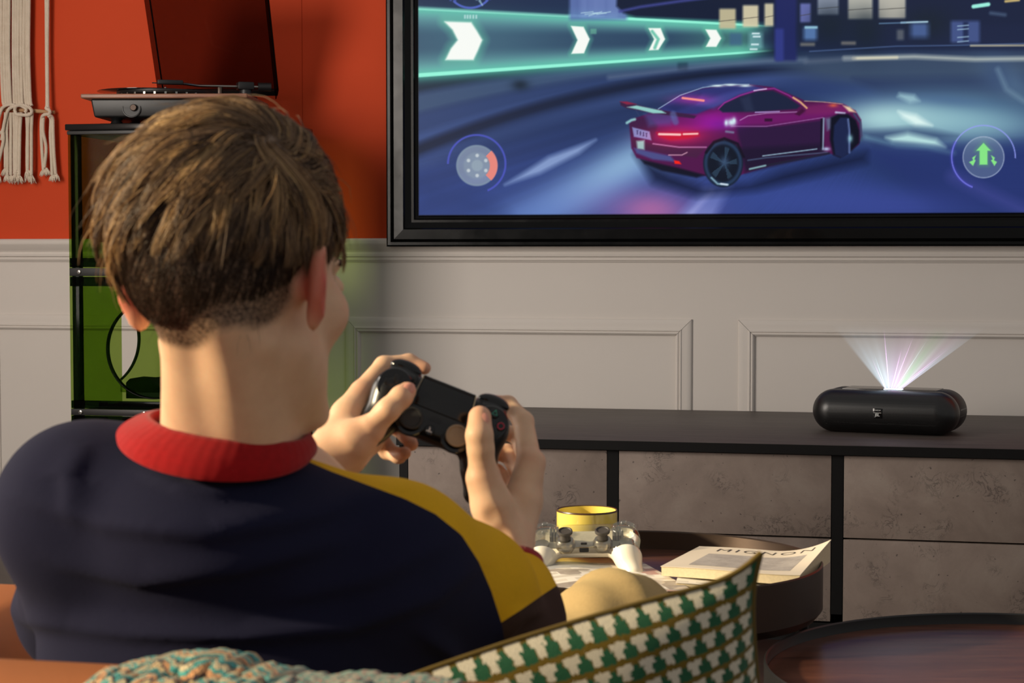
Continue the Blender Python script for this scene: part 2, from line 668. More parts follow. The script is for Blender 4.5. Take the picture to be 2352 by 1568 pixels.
# ------------------------------------------------------------------ the picture on the screen, painted by code into a fine grid of points
def paint_screen(X, Y):
    """X, Y: arrays of picture coordinates; returns sRGB colours 0..1"""
    sh = X.shape
    img = np.zeros(sh + (3,), dtype=np.float32)

    def c3(c): return np.array(c, dtype=np.float32) / 255.0

    def over(mask, col, a=1.0):
        m = (np.clip(mask, 0, 1) * a)[..., None]
        col_ = c3(col) if not isinstance(col, np.ndarray) else col
        img[...] = img * (1 - m) + col_ * m

    def add(mask, col, a=1.0):
        img[...] = img + (np.clip(mask, 0, 1) * a)[..., None] * c3(col)

    def poly(pts, blur=1.5):
        """soft mask of a polygon"""
        pts = np.array(pts, dtype=np.float32)
        n = len(pts)
        inside = np.zeros(sh, dtype=bool)
        x0, y0 = pts.min(0) - 4 * blur - 3
        x1, y1 = pts.max(0) + 4 * blur + 3
        sel = (X >= x0) & (X <= x1) & (Y >= y0) & (Y <= y1)
        out = np.zeros(sh, dtype=np.float32)
        if not sel.any(): return out
        x, y = X[sel], Y[sel]
        d = np.full(x.shape, 1e9, dtype=np.float32)
        ins = np.zeros(x.shape, dtype=bool)
        for i in range(n):
            ax, ay = pts[i]; bx, by = pts[(i + 1) % n]
            ex, ey = bx - ax, by - ay
            t = np.clip(((x - ax) * ex + (y - ay) * ey) / (ex * ex + ey * ey + 1e-9), 0, 1)
            d = np.minimum(d, np.hypot(x - ax - t * ex, y - ay - t * ey))
            c = (ay > y) != (by > y)
            xi = ax + (y - ay) / (ey + (1e-9 if ey == 0 else 0)) * ex
            ins ^= c & (x < xi)
        sd = np.where(ins, d, -d)
        out[sel] = np.clip(0.5 + sd / (2 * blur), 0, 1)
        return out

    def line(pts, w, blur=1.0, w1=None):
        """soft polyline, width may run from w to w1"""
        pts = np.array(pts, dtype=np.float32)
        out = np.zeros(sh, dtype=np.float32)
        L = np.r_[0, np.cumsum(np.hypot(*np.diff(pts, axis=0).T))]
        w1 = w if w1 is None else w1
        mw = max(w, w1) + 3 * blur + 2
        sel = (X >= pts[:, 0].min() - mw) & (X <= pts[:, 0].max() + mw) & (Y >= pts[:, 1].min() - mw) & (Y <= pts[:, 1].max() + mw)
        if not sel.any(): return out
        x, y = X[sel], Y[sel]
        r = np.zeros(x.shape, dtype=np.float32)
        for i in range(len(pts) - 1):
            ax, ay = pts[i]; bx, by = pts[i + 1]
            ex, ey = bx - ax, by - ay
            t = np.clip(((x - ax) * ex + (y - ay) * ey) / (ex * ex + ey * ey + 1e-9), 0, 1)
            d = np.hypot(x - ax - t * ex, y - ay - t * ey)
            ww = (w + (w1 - w) * (L[i] + t * (L[i + 1] - L[i])) / L[-1]) / 2
            r = np.maximum(r, np.clip(0.5 + (ww - d) / (2 * blur), 0, 1))
        out[sel] = r
        return out

    def gl(cx, cy, sx, sy, rot=0.0):
        c, s = math.cos(rot), math.sin(rot)
        u = ((X - cx) * c + (Y - cy) * s) / sx
        v = (-(X - cx) * s + (Y - cy) * c) / sy
        return np.exp(-0.5 * (u * u + v * v))

    def rect(x0, y0, x1, y1, blur=2.0):
        return np.clip(0.5 + (X - x0) / (2 * blur), 0, 1) * np.clip(0.5 + (x1 - X) / (2 * blur), 0, 1) * \
            np.clip(0.5 + (Y - y0) / (2 * blur), 0, 1) * np.clip(0.5 + (y1 - Y) / (2 * blur), 0, 1)

    def ss(a, b, v): 
        t = np.clip((v - a) / (b - a), 0, 1)
        return t * t * (3 - 2 * t)

    def stripes(seed, per, axis):
        rng = np.random.default_rng(seed)
        n = 400
        k = rng.random(n)
        k = np.convolve(k, np.ones(3) / 3, 'same')
        return np.interp((axis / per) % n, np.arange(n), k).astype(np.float32)

    # base: blue road, darker and greyer at the far side
    t = ss(140, 495, Y)
    img[...] = c3((30, 46, 80)) * (1 - t)[..., None] + c3((46, 66, 130)) * t[..., None]
    over(ss(1500, 2300, X) * ss(250, 480, Y), (44, 58, 122), 0.7)
    over(1 - ss(60, 140, Y), (24, 34, 62))
    # far side of the road at the right, greyish and lit
    over(poly([(1700, 150), (1860, 128), (2400, 118), (2400, 230), (2000, 200), (1750, 190)], 14), (66, 84, 108), 0.75)
    over(poly([(1500, 190), (1750, 160), (2050, 200), (2150, 235), (1980, 260), (1800, 215)], 16), (40, 58, 112), 0.7)
    over(poly([(1960, 180), (2400, 172), (2400, 215), (2030, 222)], 12), (34, 46, 84), 0.7)
    # streets at the left: bands that sweep to the right
    def arc(y_left, y_right, xr=1900, bow=0.0):
        u = (X - 960) / (xr - 960)
        return y_left + (y_right - y_left) * (1 - (1 - np.clip(u, 0, 1.2)) ** 2.0) + bow * u * (1 - u)
    ya, yb, yc, yd, ye, yf = arc(172, 118, 1760), arc(214, 132, 1800), arc(262, 148, 1830), arc(330, 150, 1850), arc(356, 162, 1900), arc(392, 186, 1950)
    lx = 1 - ss(1700, 1900, X)
    def band(a, b, col, alpha=1.0, bl=6.0):
        m = np.clip(0.5 + (Y - a) / (2 * bl), 0, 1) * np.clip(0.5 + (b - Y) / (2 * bl), 0, 1)
        over(m * lx, col, alpha)
    band(ya, yb, (24, 42, 62), 1, 7)
    band(yb, yc, (58, 80, 114), 1, 10)
    band(yc, yd, (46, 66, 112), 0.9, 10)
    band((yc + yd) / 2 + 14, yd - 2, (74, 98, 158), 0.6, 12)
    band(yd, ye + 4, (18, 28, 52), 0.95, 9)
    band(ye + 6, yf, (70, 92, 150), 0.55, 12)
    over(gl(1195, 195, 14, 9), (14, 30, 46), 0.8)
    over(rect(1556, 142, 1580, 162, 4), (18, 30, 60), 0.8)
    over(line([(1120, 160), (1480, 128), (1780, 116)], 9, 4), (20, 34, 50), 0.8)
    over(line([(1400, 178), (1620, 152), (1760, 140), (1850, 137)], 10, 6), (122, 138, 160), 0.45)
    # motion streaks along the road
    ang = (Y - 60) / np.maximum(2150 - X, 120.0)
    st_ = stripes(3, 0.004, ang)
    img[...] *= (1 + (0.16 * (st_ - 0.5) * ss(200, 380, Y))[..., None])
    # light pools on the road
    over(gl(1340, 440, 180, 40, -0.44), (120, 150, 206), 0.72)
    over(gl(1240, 486, 150, 26, -0.40), (96, 128, 196), 0.6)
    over(gl(1440, 374, 100, 30, -0.5), (150, 190, 222), 0.75)
    over(gl(1180, 300, 200, 26, -0.30), (34, 52, 92), 0.5)
    over(poly([(1160, 424), (1260, 360), (1368, 321), (1330, 352), (1240, 398)], 7), (158, 182, 228), 0.75)
    over(poly([(960, 495), (960, 400), (1080, 430), (1160, 495)], 30), (36, 56, 112), 0.6)
    over(gl(1500, 485, 90, 36), (160, 110, 180), 0.7)
    over(gl(1500, 478, 44, 22), (196, 108, 160), 0.7)
    over(poly([(1555, 500), (1615, 436), (1678, 428), (1640, 500)], 12), (150, 160, 224), 0.75)
    over(line([(1580, 498), (1635, 440)], 10, 6), (190, 190, 244), 0.6)
    over(gl(1850, 455, 200, 34), (58, 76, 152), 0.7)
    over(gl(2080, 400, 130, 34, 0.4), (34, 52, 100), 0.8)
    # head-light pool at the right
    over(gl(2180, 258, 160, 38), (110, 156, 180), 0.75)
    over(gl(2040, 272, 80, 26), (190, 232, 232), 0.85)
    over(gl(2150, 280, 110, 22), (170, 214, 216), 0.6)
    over(gl(2240, 292, 110, 24), (140, 186, 200), 0.6)
    over(gl(2180, 230, 60, 10, 0.1), (74, 104, 146), 0.5)
    over(gl(2320, 190, 50, 26, 0.6), (82, 110, 140), 0.8)
    over(gl(2290, 170, 22, 30, -0.2), (50, 70, 110), 0.5)
    over(line([(2292, 160), (2312, 205), (2352, 232), (2400, 245)], 8, 7), (120, 150, 172), 0.6)
    over(poly([(2066, 214), (2100, 218), (2112, 232), (2090, 236), (2062, 222)], 6), (160, 200, 210), 0.8)
    over(poly([(2064, 256), (2104, 264), (2140, 288), (2102, 288), (2074, 270)], 7), (226, 250, 246), 0.95)
    over(poly([(1975, 302), (2100, 292), (2150, 300), (2200, 312), (2110, 330), (2010, 334)], 9), (36, 54, 96), 0.55)
    over(poly([(2036, 316), (2085, 306), (2150, 320), (2170, 338), (2100, 330), (2050, 326)], 8), (196, 240, 236), 0.9)
    over(line([(1990, 316), (2060, 334), (2130, 338), (2190, 352)], 9, 6), (104, 146, 170), 0.7)
    over(poly([(1975, 335), (2130, 350), (2400, 330), (2400, 500), (2150, 480)], 22), (36, 50, 108), 0.75)
    over(line([(2190, 405), (2270, 445), (2400, 505)], 26, 14), (66, 72, 146), 0.6)
    over(gl(2050, 470, 120, 26), (58, 72, 150), 0.6)
    # green lit barrier
    bt = 18 + (X - 960) * (58 - 18) / 770.0
    bb_ = 173 + (X - 960) * (118 - 173) / 790.0
    u = (Y - bt) / np.maximum(bb_ - bt, 1)
    fade = 1 - ss(1690, 1790, X)
    inm = np.clip(0.5 + (Y - bt) / 4, 0, 1) * np.clip(0.5 + (bb_ - Y) / 4, 0, 1) * fade
    bandc = c3((46, 72, 100)) * np.ones(sh + (1,), dtype=np.float32)
    edge = np.abs(u - 0.5) * 2
    bandc = bandc + (ss(0.15, 1.0, edge) * 0.85)[..., None] * (c3((122, 196, 188)) - bandc)
    bandc = bandc + (0.35 * gl(1080, 92, 150, 120))[..., None] * (c3((96, 150, 160)) - bandc)
    bandc = bandc + (0.5 * ss(1500, 1740, X))[..., None] * (c3((88, 166, 134)) - bandc)
    img[...] = img * (1 - inm[..., None]) + bandc * inm[..., None]
    for yl, wd in ((bt, 1.0), (bb_, 1.0)):
        d = np.abs(Y - yl)
        hw = 4.6 - 2.4 * (X - 960) / 800.0
        over(np.exp(-0.5 * (d / 11) ** 2) * fade, (92, 200, 172), 0.65)
        over(np.clip(0.5 + (hw - d) / 3, 0, 1) * fade, (150, 248, 220))
    for pts in ([(1022, 50), (1082, 52), (1094, 70), (1107, 92), (1097, 116), (1087, 137), (1024, 137), (1036, 112), (1052, 92), (1040, 68)],
                [(1312, 60), (1340, 62), (1354, 90), (1341, 122), (1313, 123), (1327, 92)],
                [(1490, 65), (1517, 65), (1527, 90), (1512, 114), (1491, 115), (1503, 90)],
                [(1621, 68), (1645, 69), (1656, 88), (1645, 107), (1622, 107), (1632, 88)]):
        big = pts[0][0] < 1100
        over(poly(pts, 22 if big else 12), (110, 224, 178), 0.85)
        over(poly(pts, 5 if big else 2.5), (226, 255, 242), 0.75)
        over(poly(pts, 2.2 if big else 1.5), (250, 253, 248))
    over(line([(1498, 72), (1512, 90), (1504, 110)], 7, 2), (104, 196, 170), 0.9)
    over(rect(1356, 66, 1370, 78, 2), (110, 190, 160), 0.6)
    over(rect(1720, 74, 1752, 112, 5), (130, 196, 196), 0.55)
    over(rect(1676, 76, 1704, 104, 4), (62, 96, 140), 0.6)
    for yy, xx in ((77, 1735), (84, 1737), (102, 1733), (113, 1730)):
        over(rect(xx - 8, yy - 2, xx + 10, yy + 2, 1.5), (225, 245, 250), 0.85)
    # buildings along the top
    over(rect(958, -400, 1310, bt_clip(12), 6) if False else (1 - ss(0, 14, Y - (bt - 8))) * (1 - ss(1300, 1320, X)), (30, 48, 80), 0.9)
    over(rect(1308, -400, 1440, 46, 5), (86, 108, 172), 0.85)
    add(stripes(9, 6.0, X) * rect(1308, -400, 1440, 40, 4), (64, 64, 60), 0.6)
    for i in range(5):
        over(line([(1335 + i * 9, 30 + 3 * (i % 3)), (1362 + i * 10, 27 + 3 * (i % 2))], 2.5, 1.2), (190, 225, 235), 0.6)
    over(poly([(1425, -200), (1416, 14), (1432, 30), (1460, 38), (1800, 52), (1800, -200)], 4), (20, 30, 54))
    over(line([(1424, 26), (1470, 16), (1560, 3), (1680, -12)], 6, 3), (66, 72, 146), 0.9)
    for x0, x1, y0, y1, c in ((1652, 1690, 20, 66, (196, 186, 150)), (1706, 1742, 12, 62, (214, 204, 170)), (1756, 1777, 8, 60, (206, 198, 166)),
                              (1838, 1862, 8, 52, (110, 118, 186)), (1878, 1926, -6, 34, (150, 160, 178)), (1948, 2004, -10, 44, (202, 200, 186)), (2018, 2080, -10, 42, (196, 192, 178))):
        over(rect(x0, y0, x1, y1, 3.5), c, 0.95)
        over(line([(x0, (y0 + y1) * 0.5 + 6), (x1, (y0 + y1) * 0.5 + 2)], 2, 1), (70, 66, 62), 0.6)
    over(rect(1780, -50, 1830, 140, 5), (32, 40, 96), 0.95)
    over(rect(1780, 66, 1800, 140, 4), (52, 62, 140), 0.8)
    over(rect(1815, -60, 2400, 4 if False else 108, 8) * (1 - ss(40, 60, Y) * 0), (26, 36, 62), 0.0)
    over(rect(1832, 56, 2400, 112, 8), (26, 36, 66), 0.85)
    for cx, cy, sx, sy in ((1905, 60, 34, 34), (1990, 70, 30, 36), (2130, 55, 40, 28)):
        over(gl(cx, cy, sx, sy), (22, 34, 48), 0.85)
    over(rect(1846, 62, 1876, 92, 6), (92, 130, 186), 0.85)
    over(rect(1848, 60, 1878, 66, 2), (150, 200, 220), 0.9)
    over(rect(2092, 52, 2132, 86, 8), (78, 104, 160), 0.85)
    over(line([(2070, 52), (2130, 50)], 4, 1.5), (176, 210, 226), 0.9)
    over(line([(2020, 54), (2080, 52)], 3, 1.5), (106, 144, 180), 0.7)
    over(rect(2184, 48, 2250, 98, 5), (70, 88, 142), 0.9)
    over(rect(2212, 50, 2224, 98, 3), (26, 38, 74), 0.9)
    for yy in (58, 66, 84, 94):
        over(line([(2200, yy + 2), (2224, yy)], 3, 1.4), (150, 180, 206), 0.8)
    over(rect(2060, 68, 2076, 92, 4), (120, 124, 128), 0.6)
    over(rect(1838, 98, 1872, 106, 3), (130, 128, 120), 0.7)
    over(rect(1932, 95, 1966, 103, 3), (150, 142, 130), 0.6)
    over(line([(2236, 15), (2270, 10)], 9, 2), (160, 246, 226), 0.98)
    over(line([(2310, 3), (2340, 0)], 6, 2), (214, 188, 120), 0.9)
    over(line([(2276, 30), (2308, 34)], 7, 4), (76, 96, 126), 0.8)
    over(line([(1860, 118), (2060, 106), (2200, 104), (2352, 100)], 3, 1.5), (80, 104, 150), 0.7)
    over(line([(2230, 105), (2400, 104)], 4, 2), (206, 196, 164), 0.8)
    over(line([(1940, 134), (2100, 130), (2240, 136), (2400, 134)], 9, 5), (188, 196, 190), 0.85)
    over(line([(1960, 134), (2060, 132)], 6, 3), (240, 230, 196), 0.7)
    over(line([(1850, 142), (1960, 134)], 8, 6), (96, 108, 130), 0.6)
    # ------------- the car
    over(poly([(1460, 355), (1540, 400), (1620, 432), (1720, 422), (1800, 392), (1930, 362), (1990, 350), (1990, 372), (1880, 402), (1740, 436), (1600, 450), (1500, 420)], 14), (16, 26, 58), 0.85)
    body = [(1446, 284), (1458, 272), (1485, 262), (1512, 250), (1560, 220), (1610, 202), (1665, 194), (1720, 194), (1775, 200), (1815, 216), (1850, 232),
            (1890, 234), (1935, 238), (1965, 254), (1978, 275), (1980, 312), (1972, 332), (1950, 348), (1930, 360), (1905, 352), (1800, 372), (1712, 398),
            (1700, 402), (1640, 408), (1560, 392), (1500, 376), (1462, 362), (1450, 340), (1448, 312)]
    over(poly(body, 2.2), (80, 20, 74))
    # side below the shoulder line, in shadow
    over(poly([(1690, 288), (1790, 288), (1892, 272), (1888, 342), (1800, 362), (1714, 380), (1700, 330)], 5), (42, 22, 60), 0.95)
    over(poly([(1700, 340), (1890, 330), (1896, 352), (1712, 396)], 6), (28, 18, 46), 0.9)
    # shoulder and haunch, magenta
    over(poly([(1500, 274), (1600, 262), (1660, 250), (1700, 262), (1850, 258), (1930, 244), (1950, 256), (1880, 274), (1760, 288), (1680, 290), (1600, 300), (1510, 292)], 7), (112, 22, 104), 0.85)
    add(gl(1640, 280, 34, 16), (60, 0, 70), 0.7)
    over(gl(1655, 286, 22, 9), (110, 28, 150), 0.5)
    over(poly([(1848, 244), (1900, 236), (1940, 242), (1962, 256), (1900, 262), (1850, 262)], 5), (120, 32, 96), 0.8)
    # rear window and roof, blue reflections
    over(poly([(1512, 250), (1560, 221), (1612, 203), (1668, 196), (1720, 196), (1752, 202), (1700, 216), (1660, 238), (1600, 262), (1540, 262)], 3), (44, 52, 116), 0.95)
    over(poly([(1600, 240), (1660, 216), (1720, 200), (1752, 203), (1690, 222), (1640, 250)], 5), (66, 76, 150), 0.6)
    over(poly([(1530, 246), (1570, 224), (1610, 214), (1600, 236), (1550, 256)], 5), (30, 40, 90), 0.7)
    over(line([(1512, 250), (1562, 219), (1614, 201), (1666, 194), (1720, 194)], 2.2, 1), (150, 190, 214), 0.8)
    for x, y in ((1648, 197), (1678, 195), (1712, 197)):
        over(gl(x, y, 10, 2), (222, 246, 246), 0.9)
    # side windows
    over(poly([(1650, 250), (1664, 238), (1700, 222), (1740, 210), (1775, 208), (1806, 222), (1838, 243), (1830, 250), (1740, 256), (1660, 258)], 2.2), (26, 34, 62))
    over(poly([(1700, 226), (1722, 218), (1732, 256), (1712, 256)], 5), (48, 58, 88), 0.5)
    over(line([(1650, 250), (1664, 236), (1700, 219), (1742, 206), (1778, 203), (1812, 219), (1850, 245)], 3, 1.2), (146, 44, 140), 0.9)
    over(line([(1732, 208), (1760, 204)], 3, 1.2), (216, 214, 240), 0.8)
    over(line([(1822, 224), (1838, 234), (1853, 248)], 4, 1.4), (226, 178, 122), 0.95)
    over(line([(1735, 258), (1790, 256)], 2.5, 1.2), (186, 178, 234), 0.8)
    over(line([(1700, 276), (1718, 266), (1760, 260), (1830, 257)], 2.2, 1.2), (206, 180, 220), 0.6)
    over(line([(1680, 290), (1760, 290), (1890, 270)], 2, 1.2), (170, 120, 180), 0.7)
    over(rect(1756, 272, 1774, 279, 1.5), (44, 14, 44), 0.9)
    for x, y, a, b in ((1668, 282, 3, 5), (1680, 281, 7, 6), (1686, 277, 3, 5)):
        over(gl(x, y, a, b), (214, 246, 250), 0.95)
    over(line([(1668, 302), (1684, 304)], 5, 2), (120, 150, 170), 0.7)
    # mirror, handle, nose
    over(poly([(1826, 262), (1842, 250), (1850, 254), (1836, 266)], 2), (60, 14, 50), 0.9)
    over(line([(1848, 232), (1890, 234), (1935, 239)], 2, 1), (206, 176, 150), 0.7)
    over(poly([(1936, 242), (1952, 246), (1966, 258), (1950, 256)], 2.5), (246, 226, 176), 0.9)
    over(gl(1914, 242, 7, 3), (236, 110, 60), 0.7)
    over(line([(1920, 258), (1940, 260)], 4, 2), (200, 214, 240), 0.9)
    over(poly([(1896, 272), (1920, 268), (1915, 294), (1900, 300)], 4), (110, 150, 170), 0.6)
    over(line([(1892, 272), (1890, 342)], 4, 1.2), (136, 160, 180), 0.85)
    over(line([(1887, 274), (1886, 342)], 4, 1.5), (14, 12, 30), 0.9)
    # sill lines
    over(line([(1752, 358), (1876, 342)], 2.5, 1.2), (170, 210, 226), 0.8)
    over(line([(1718, 368), (1760, 362), (1900, 350)], 3, 1.5), (92, 120, 150), 0.6)
    over(line([(1722, 390), (1760, 380), (1904, 352)], 5, 1.8), (30, 30, 52), 0.95)
    over(line([(1722, 388), (1758, 380)], 4, 1.5), (150, 196, 200), 0.85)
    over(gl(1898, 342, 6, 3), (190, 206, 240), 0.9)
    # wheels
    over(poly([(1908, 270), (1925, 262), (1948, 262), (1966, 276), (1974, 300), (1974, 328), (1952, 350), (1930, 362), (1914, 356), (1906, 320)], 3), (10, 14, 32))
    over(poly([(1916, 288), (1930, 270), (1946, 270), (1950, 300), (1950, 350), (1935, 362), (1918, 356), (1914, 320)], 2.5), (26, 36, 74))
    over(line([(1948, 274), (1951, 300), (1951, 350)], 5, 1.5), (96, 116, 170), 0.8)
    over(gl(1953, 318, 4, 6), (150, 206, 214), 0.8)
    over(line([(1962, 262), (1976, 282), (1979, 322)], 5, 2), (56, 84, 110), 0.7)
    th = np.hypot((X - 1661) / 46.0, (Y - 375) / 55.0)
    over(np.clip(0.5 + (1 - th) * 12, 0, 1), (20, 32, 52))
    over(np.clip(0.5 + (0.93 - th) * 12, 0, 1) * np.clip(0.5 + (th - 0.80) * 12, 0, 1), (40, 62, 94), 0.8)
    over(np.clip(0.5 + (0.74 - th) * 12, 0, 1), (14, 22, 38))
    wa = np.arctan2((Y - 375) / 55.0, (X - 1664) / 46.0)
    over((np.cos(wa * 5 + 0.6) > 0.55) * np.clip((0.74 - th) * 12, 0, 1), (44, 66, 88), 0.8)
    over(gl(1664, 372, 7, 9), (60, 84, 116), 0.9)
    over(line([(1634, 408), (1648, 422), (1672, 424)], 4, 1.6), (150, 190, 206), 0.8)
    over(line([(1656, 422), (1670, 424)], 4, 1.4), (214, 226, 240), 0.9)
    over(line([(1622, 350), (1640, 326), (1664, 318), (1694, 330), (1708, 360)], 6, 2), (16, 12, 30), 0.9)
    # tail: boot, plate, bumper, lights
    over(poly([(1446, 284), (1458, 272), (1490, 268), (1510, 290), (1500, 322), (1450, 312)], 4), (60, 26, 68), 0.9)
    over(poly([(1452, 292), (1492, 302), (1496, 322), (1456, 314)], 1.8), (130, 140, 196), 0.95)
    for i, (dx, dy) in enumerate(((1464, 304), (1471, 306), (1478, 308), (1485, 310))):
        over(rect(dx - 1.4, dy - 5, dx + 1.4, dy + 5, 1), (60, 62, 110), 0.9)
        over(rect(dx - 2.6, dy - 5 + (i % 3) * 4, dx + 2.6, dy - 3.6 + (i % 3) * 4, 0.8), (60, 62, 110), 0.8)
    over(poly([(1450, 318), (1500, 330), (1600, 338), (1620, 340), (1600, 362), (1520, 352), (1456, 338)], 3), (70, 30, 66), 0.9)
    over(poly([(1462, 324), (1480, 322), (1480, 344), (1464, 342)], 3), (170, 220, 214), 0.85)
    over(line([(1500, 330), (1560, 338), (1622, 338)], 3, 1.3), (190, 130, 180), 0.8)
    over(poly([(1456, 340), (1540, 358), (1552, 372), (1500, 366), (1462, 352)], 3), (74, 84, 142), 0.9)
    over(line([(1536, 356), (1566, 356), (1578, 350)], 2.5, 1.2), (220, 170, 190), 0.8)
    over(poly([(1472, 366), (1560, 386), (1620, 402), (1600, 408), (1520, 392), (1480, 376)], 3), (12, 14, 32), 0.95)
    over(line([(1440, 282), (1450, 276), (1458, 274)], 6, 2), (150, 206, 206), 0.9)
    over(poly([(1548, 368), (1560, 370), (1565, 377), (1550, 376)], 1.5), (250, 34, 24))
    over(poly([(1480, 262), (1520, 256), (1560, 262), (1540, 286), (1490, 290)], 6), (78, 84, 150), 0.55)
    add(gl(1556, 312, 46, 14), (150, 14, 20), 0.8)
    over(poly([(1508, 304), (1560, 304), (1604, 302), (1606, 312), (1580, 318), (1540, 322), (1514, 314)], 4), (204, 22, 50), 0.9)
    over(line([(1514, 308), (1562, 309)], 5, 1.5), (255, 206, 200))
    over(line([(1570, 308), (1602, 307)], 4, 1.5), (255, 206, 200))
    add(gl(1592, 229, 34, 8), (120, 10, 60), 0.8)
    over(line([(1568, 225), (1616, 231)], 5, 1.4), (255, 150, 140))
    # rear wing
    over(poly([(1424, 234), (1440, 234), (1462, 240), (1500, 250), (1580, 262), (1600, 266), (1594, 272), (1528, 264), (1478, 256), (1438, 248), (1426, 242)], 1.8), (58, 30, 66))
    over(poly([(1440, 246), (1462, 242), (1520, 254), (1530, 260), (1500, 260), (1468, 252)], 1.8), (150, 214, 206), 0.95)
    over(poly([(1423, 233), (1440, 233), (1462, 239), (1440, 240)], 1.5), (140, 36, 70), 0.95)
    over(line([(1460, 252), (1468, 266)], 2, 1), (50, 60, 100), 0.9)
    over(line([(1546, 262), (1552, 280)], 14, 3), (92, 110, 170), 0.6)
    # ------------- heads-up display
    def ring(cx, cy, r, w, a0, a1, col, a=1.0, blur=1.2):
        d = np.hypot(X - cx, Y - cy)
        an = np.degrees(np.arctan2(-(Y - cy), X - cx)) % 360
        m = np.clip(0.5 + (w / 2 - np.abs(d - r)) / (2 * blur), 0, 1)
        if a1 - a0 < 360:
            inside = ((an - a0) % 360) <= (a1 - a0)
            m = m * inside
        over(m, col, a)
    def disc(cx, cy, r, col, a, blur=1.5):
        over(np.clip(0.5 + (r - np.hypot(X - cx, Y - cy)) / (2 * blur), 0, 1), col, a)
    disc(1095, 380, 47, (196, 206, 210), 0.50, 2)
    ring(1095, 380, 45, 4, 0, 360, (128, 150, 166), 0.5)
    disc(1095, 380, 30, (150, 168, 178), 0.35, 3)
    disc(1096, 380, 13, (160, 178, 188), 0.5, 2)
    for k in range(6):
        a = math.radians(90 + 60 * k)
        disc(1096 + 23 * math.cos(a), 380 - 23 * math.sin(a), 4, (214, 222, 224), 0.75)
    ring(1095, 380, 40, 16, -44, 44 + 0, (236, 134, 122), 0.95, 1.5) if False else None
    d = np.hypot(X - 1095, Y - 380); an = np.degrees(np.arctan2(-(Y - 380), X - 1095))
    over(np.clip(0.5 + (9 - np.abs(d - 39)) / 3, 0, 1) * (np.abs(an) < 46), (236, 134, 122), 0.95)
    ring(1095, 376, 66, 4.5, -68, 180, (74, 84, 190), 0.9)
    ring(1080, -36, 54, 5, 190, 350, (84, 104, 200), 0.9)
    over(line([(1094, -10), (1108, 12)], 6, 2, 2), (170, 206, 226), 0.9)
    for x in (1068, 1074, 1080, 1087, 1094):
        over(rect(x - 2, 34, x + 2, 43, 1.3), (190, 226, 226), 0.8)
    disc(2259, 361, 47, (150, 172, 186), 0.36)
    ring(2259, 361, 47, 2.2, 0, 360, (176, 190, 214), 0.75)
    ring(2259, 361, 73, 2.4, -2, 250, (150, 160, 246), 0.95)
    ring(2259, 361, 73, 7, 150, 250, (80, 70, 220), 0.35, 3)
    gcol = (136, 232, 136)
    over(poly([(2259, 328), (2276, 346), (2268, 346), (2268, 378), (2250, 378), (2250, 346), (2242, 346)], 9), (96, 200, 110), 0.5)
    over(poly([(2259, 328), (2276, 346), (2268, 346), (2268, 378), (2250, 378), (2250, 346), (2242, 346)], 1), gcol)
    over(poly([(2242, 356), (2233, 362), (2235, 368), (2226, 372), (2235, 381), (2241, 368), (2238, 366)], 1), gcol)
    over(poly([(2276, 356), (2285, 362), (2283, 368), (2290, 372), (2284, 381), (2276, 368), (2280, 366)], 1), gcol)
    # dark blue rim all round the panel
    return np.clip(img, 0, 1)


def bt_clip(v):
    return v


def build_screen():
    xs_a, _ = wl(2385, 300, -SY)
    nx1, nx2 = 930, 24
    lx = np.r_[np.linspace(SX0, min(xs_a, SX1 - 0.02), nx1), np.linspace(min(xs_a, SX1 - 0.02), SX1, nx2)[1:]]
    _, zs_a = wl(1600, -12, -SY)
    lz = np.r_[np.linspace(SZ0, zs_a, 345), np.linspace(zs_a, SZ1, 40)[1:]]
    LX, LZ = np.meshgrid(lx, lz)
    pts = W0[None, None, :] + LX[..., None] * E1 + SY * E2 + LZ[..., None] * np.array([0, 0, 1.0]) - np.array([0, 0, W0[2]])
    px, py = project(pts)
    col = paint_screen(px.astype(np.float32), py.astype(np.float32))
    # soft dark border where the picture meets the frame
    e = np.minimum(np.minimum(LX - SX0, SX1 - LX), np.minimum(LZ - SZ0, SZ1 - LZ))
    col *= np.clip(0.35 + e / 0.006, 0, 1)[..., None]
    lin = np.where(col <= 0.04045, col / 12.92, ((col + 0.055) / 1.055) ** 2.4)
    ny, nx = LX.shape
    v = np.stack([LX.ravel(), np.full(LX.size, SY), LZ.ravel()], 1)
    i = np.arange(ny * nx).reshape(ny, nx)
    f = np.stack([i[:-1, :-1].ravel(), i[:-1, 1:].ravel(), i[1:, 1:].ravel(), i[1:, :-1].ravel()], 1)
    t = NT('screen_picture')
    at = t.n('ShaderNodeAttribute'); at.attribute_name = 'picture'
    t.set(color=(0.004, 0.004, 0.005, 1), rough=0.35, spec=0.08, emit=at.outputs[0], emit_s=0.97)
    o = np_mesh('screen', v, f, t.m, tv, smooth=False)
    add_color(o, 'picture', lin.reshape(-1, 3))
    o['label'] = 'lit screen picture of a magenta sports car on a blue night road'


build_screen()

# ------------------------------------------------------------------ green acrylic cabinet
CBD, CBG = 0.34, 0.24
C0 = W0 - E2 * (CBD + CBG)


def cl(px, py):
    w = on_plane(px, py, C0, PHI)
    return float(np.dot(w - C0, E1)), float(w[2])


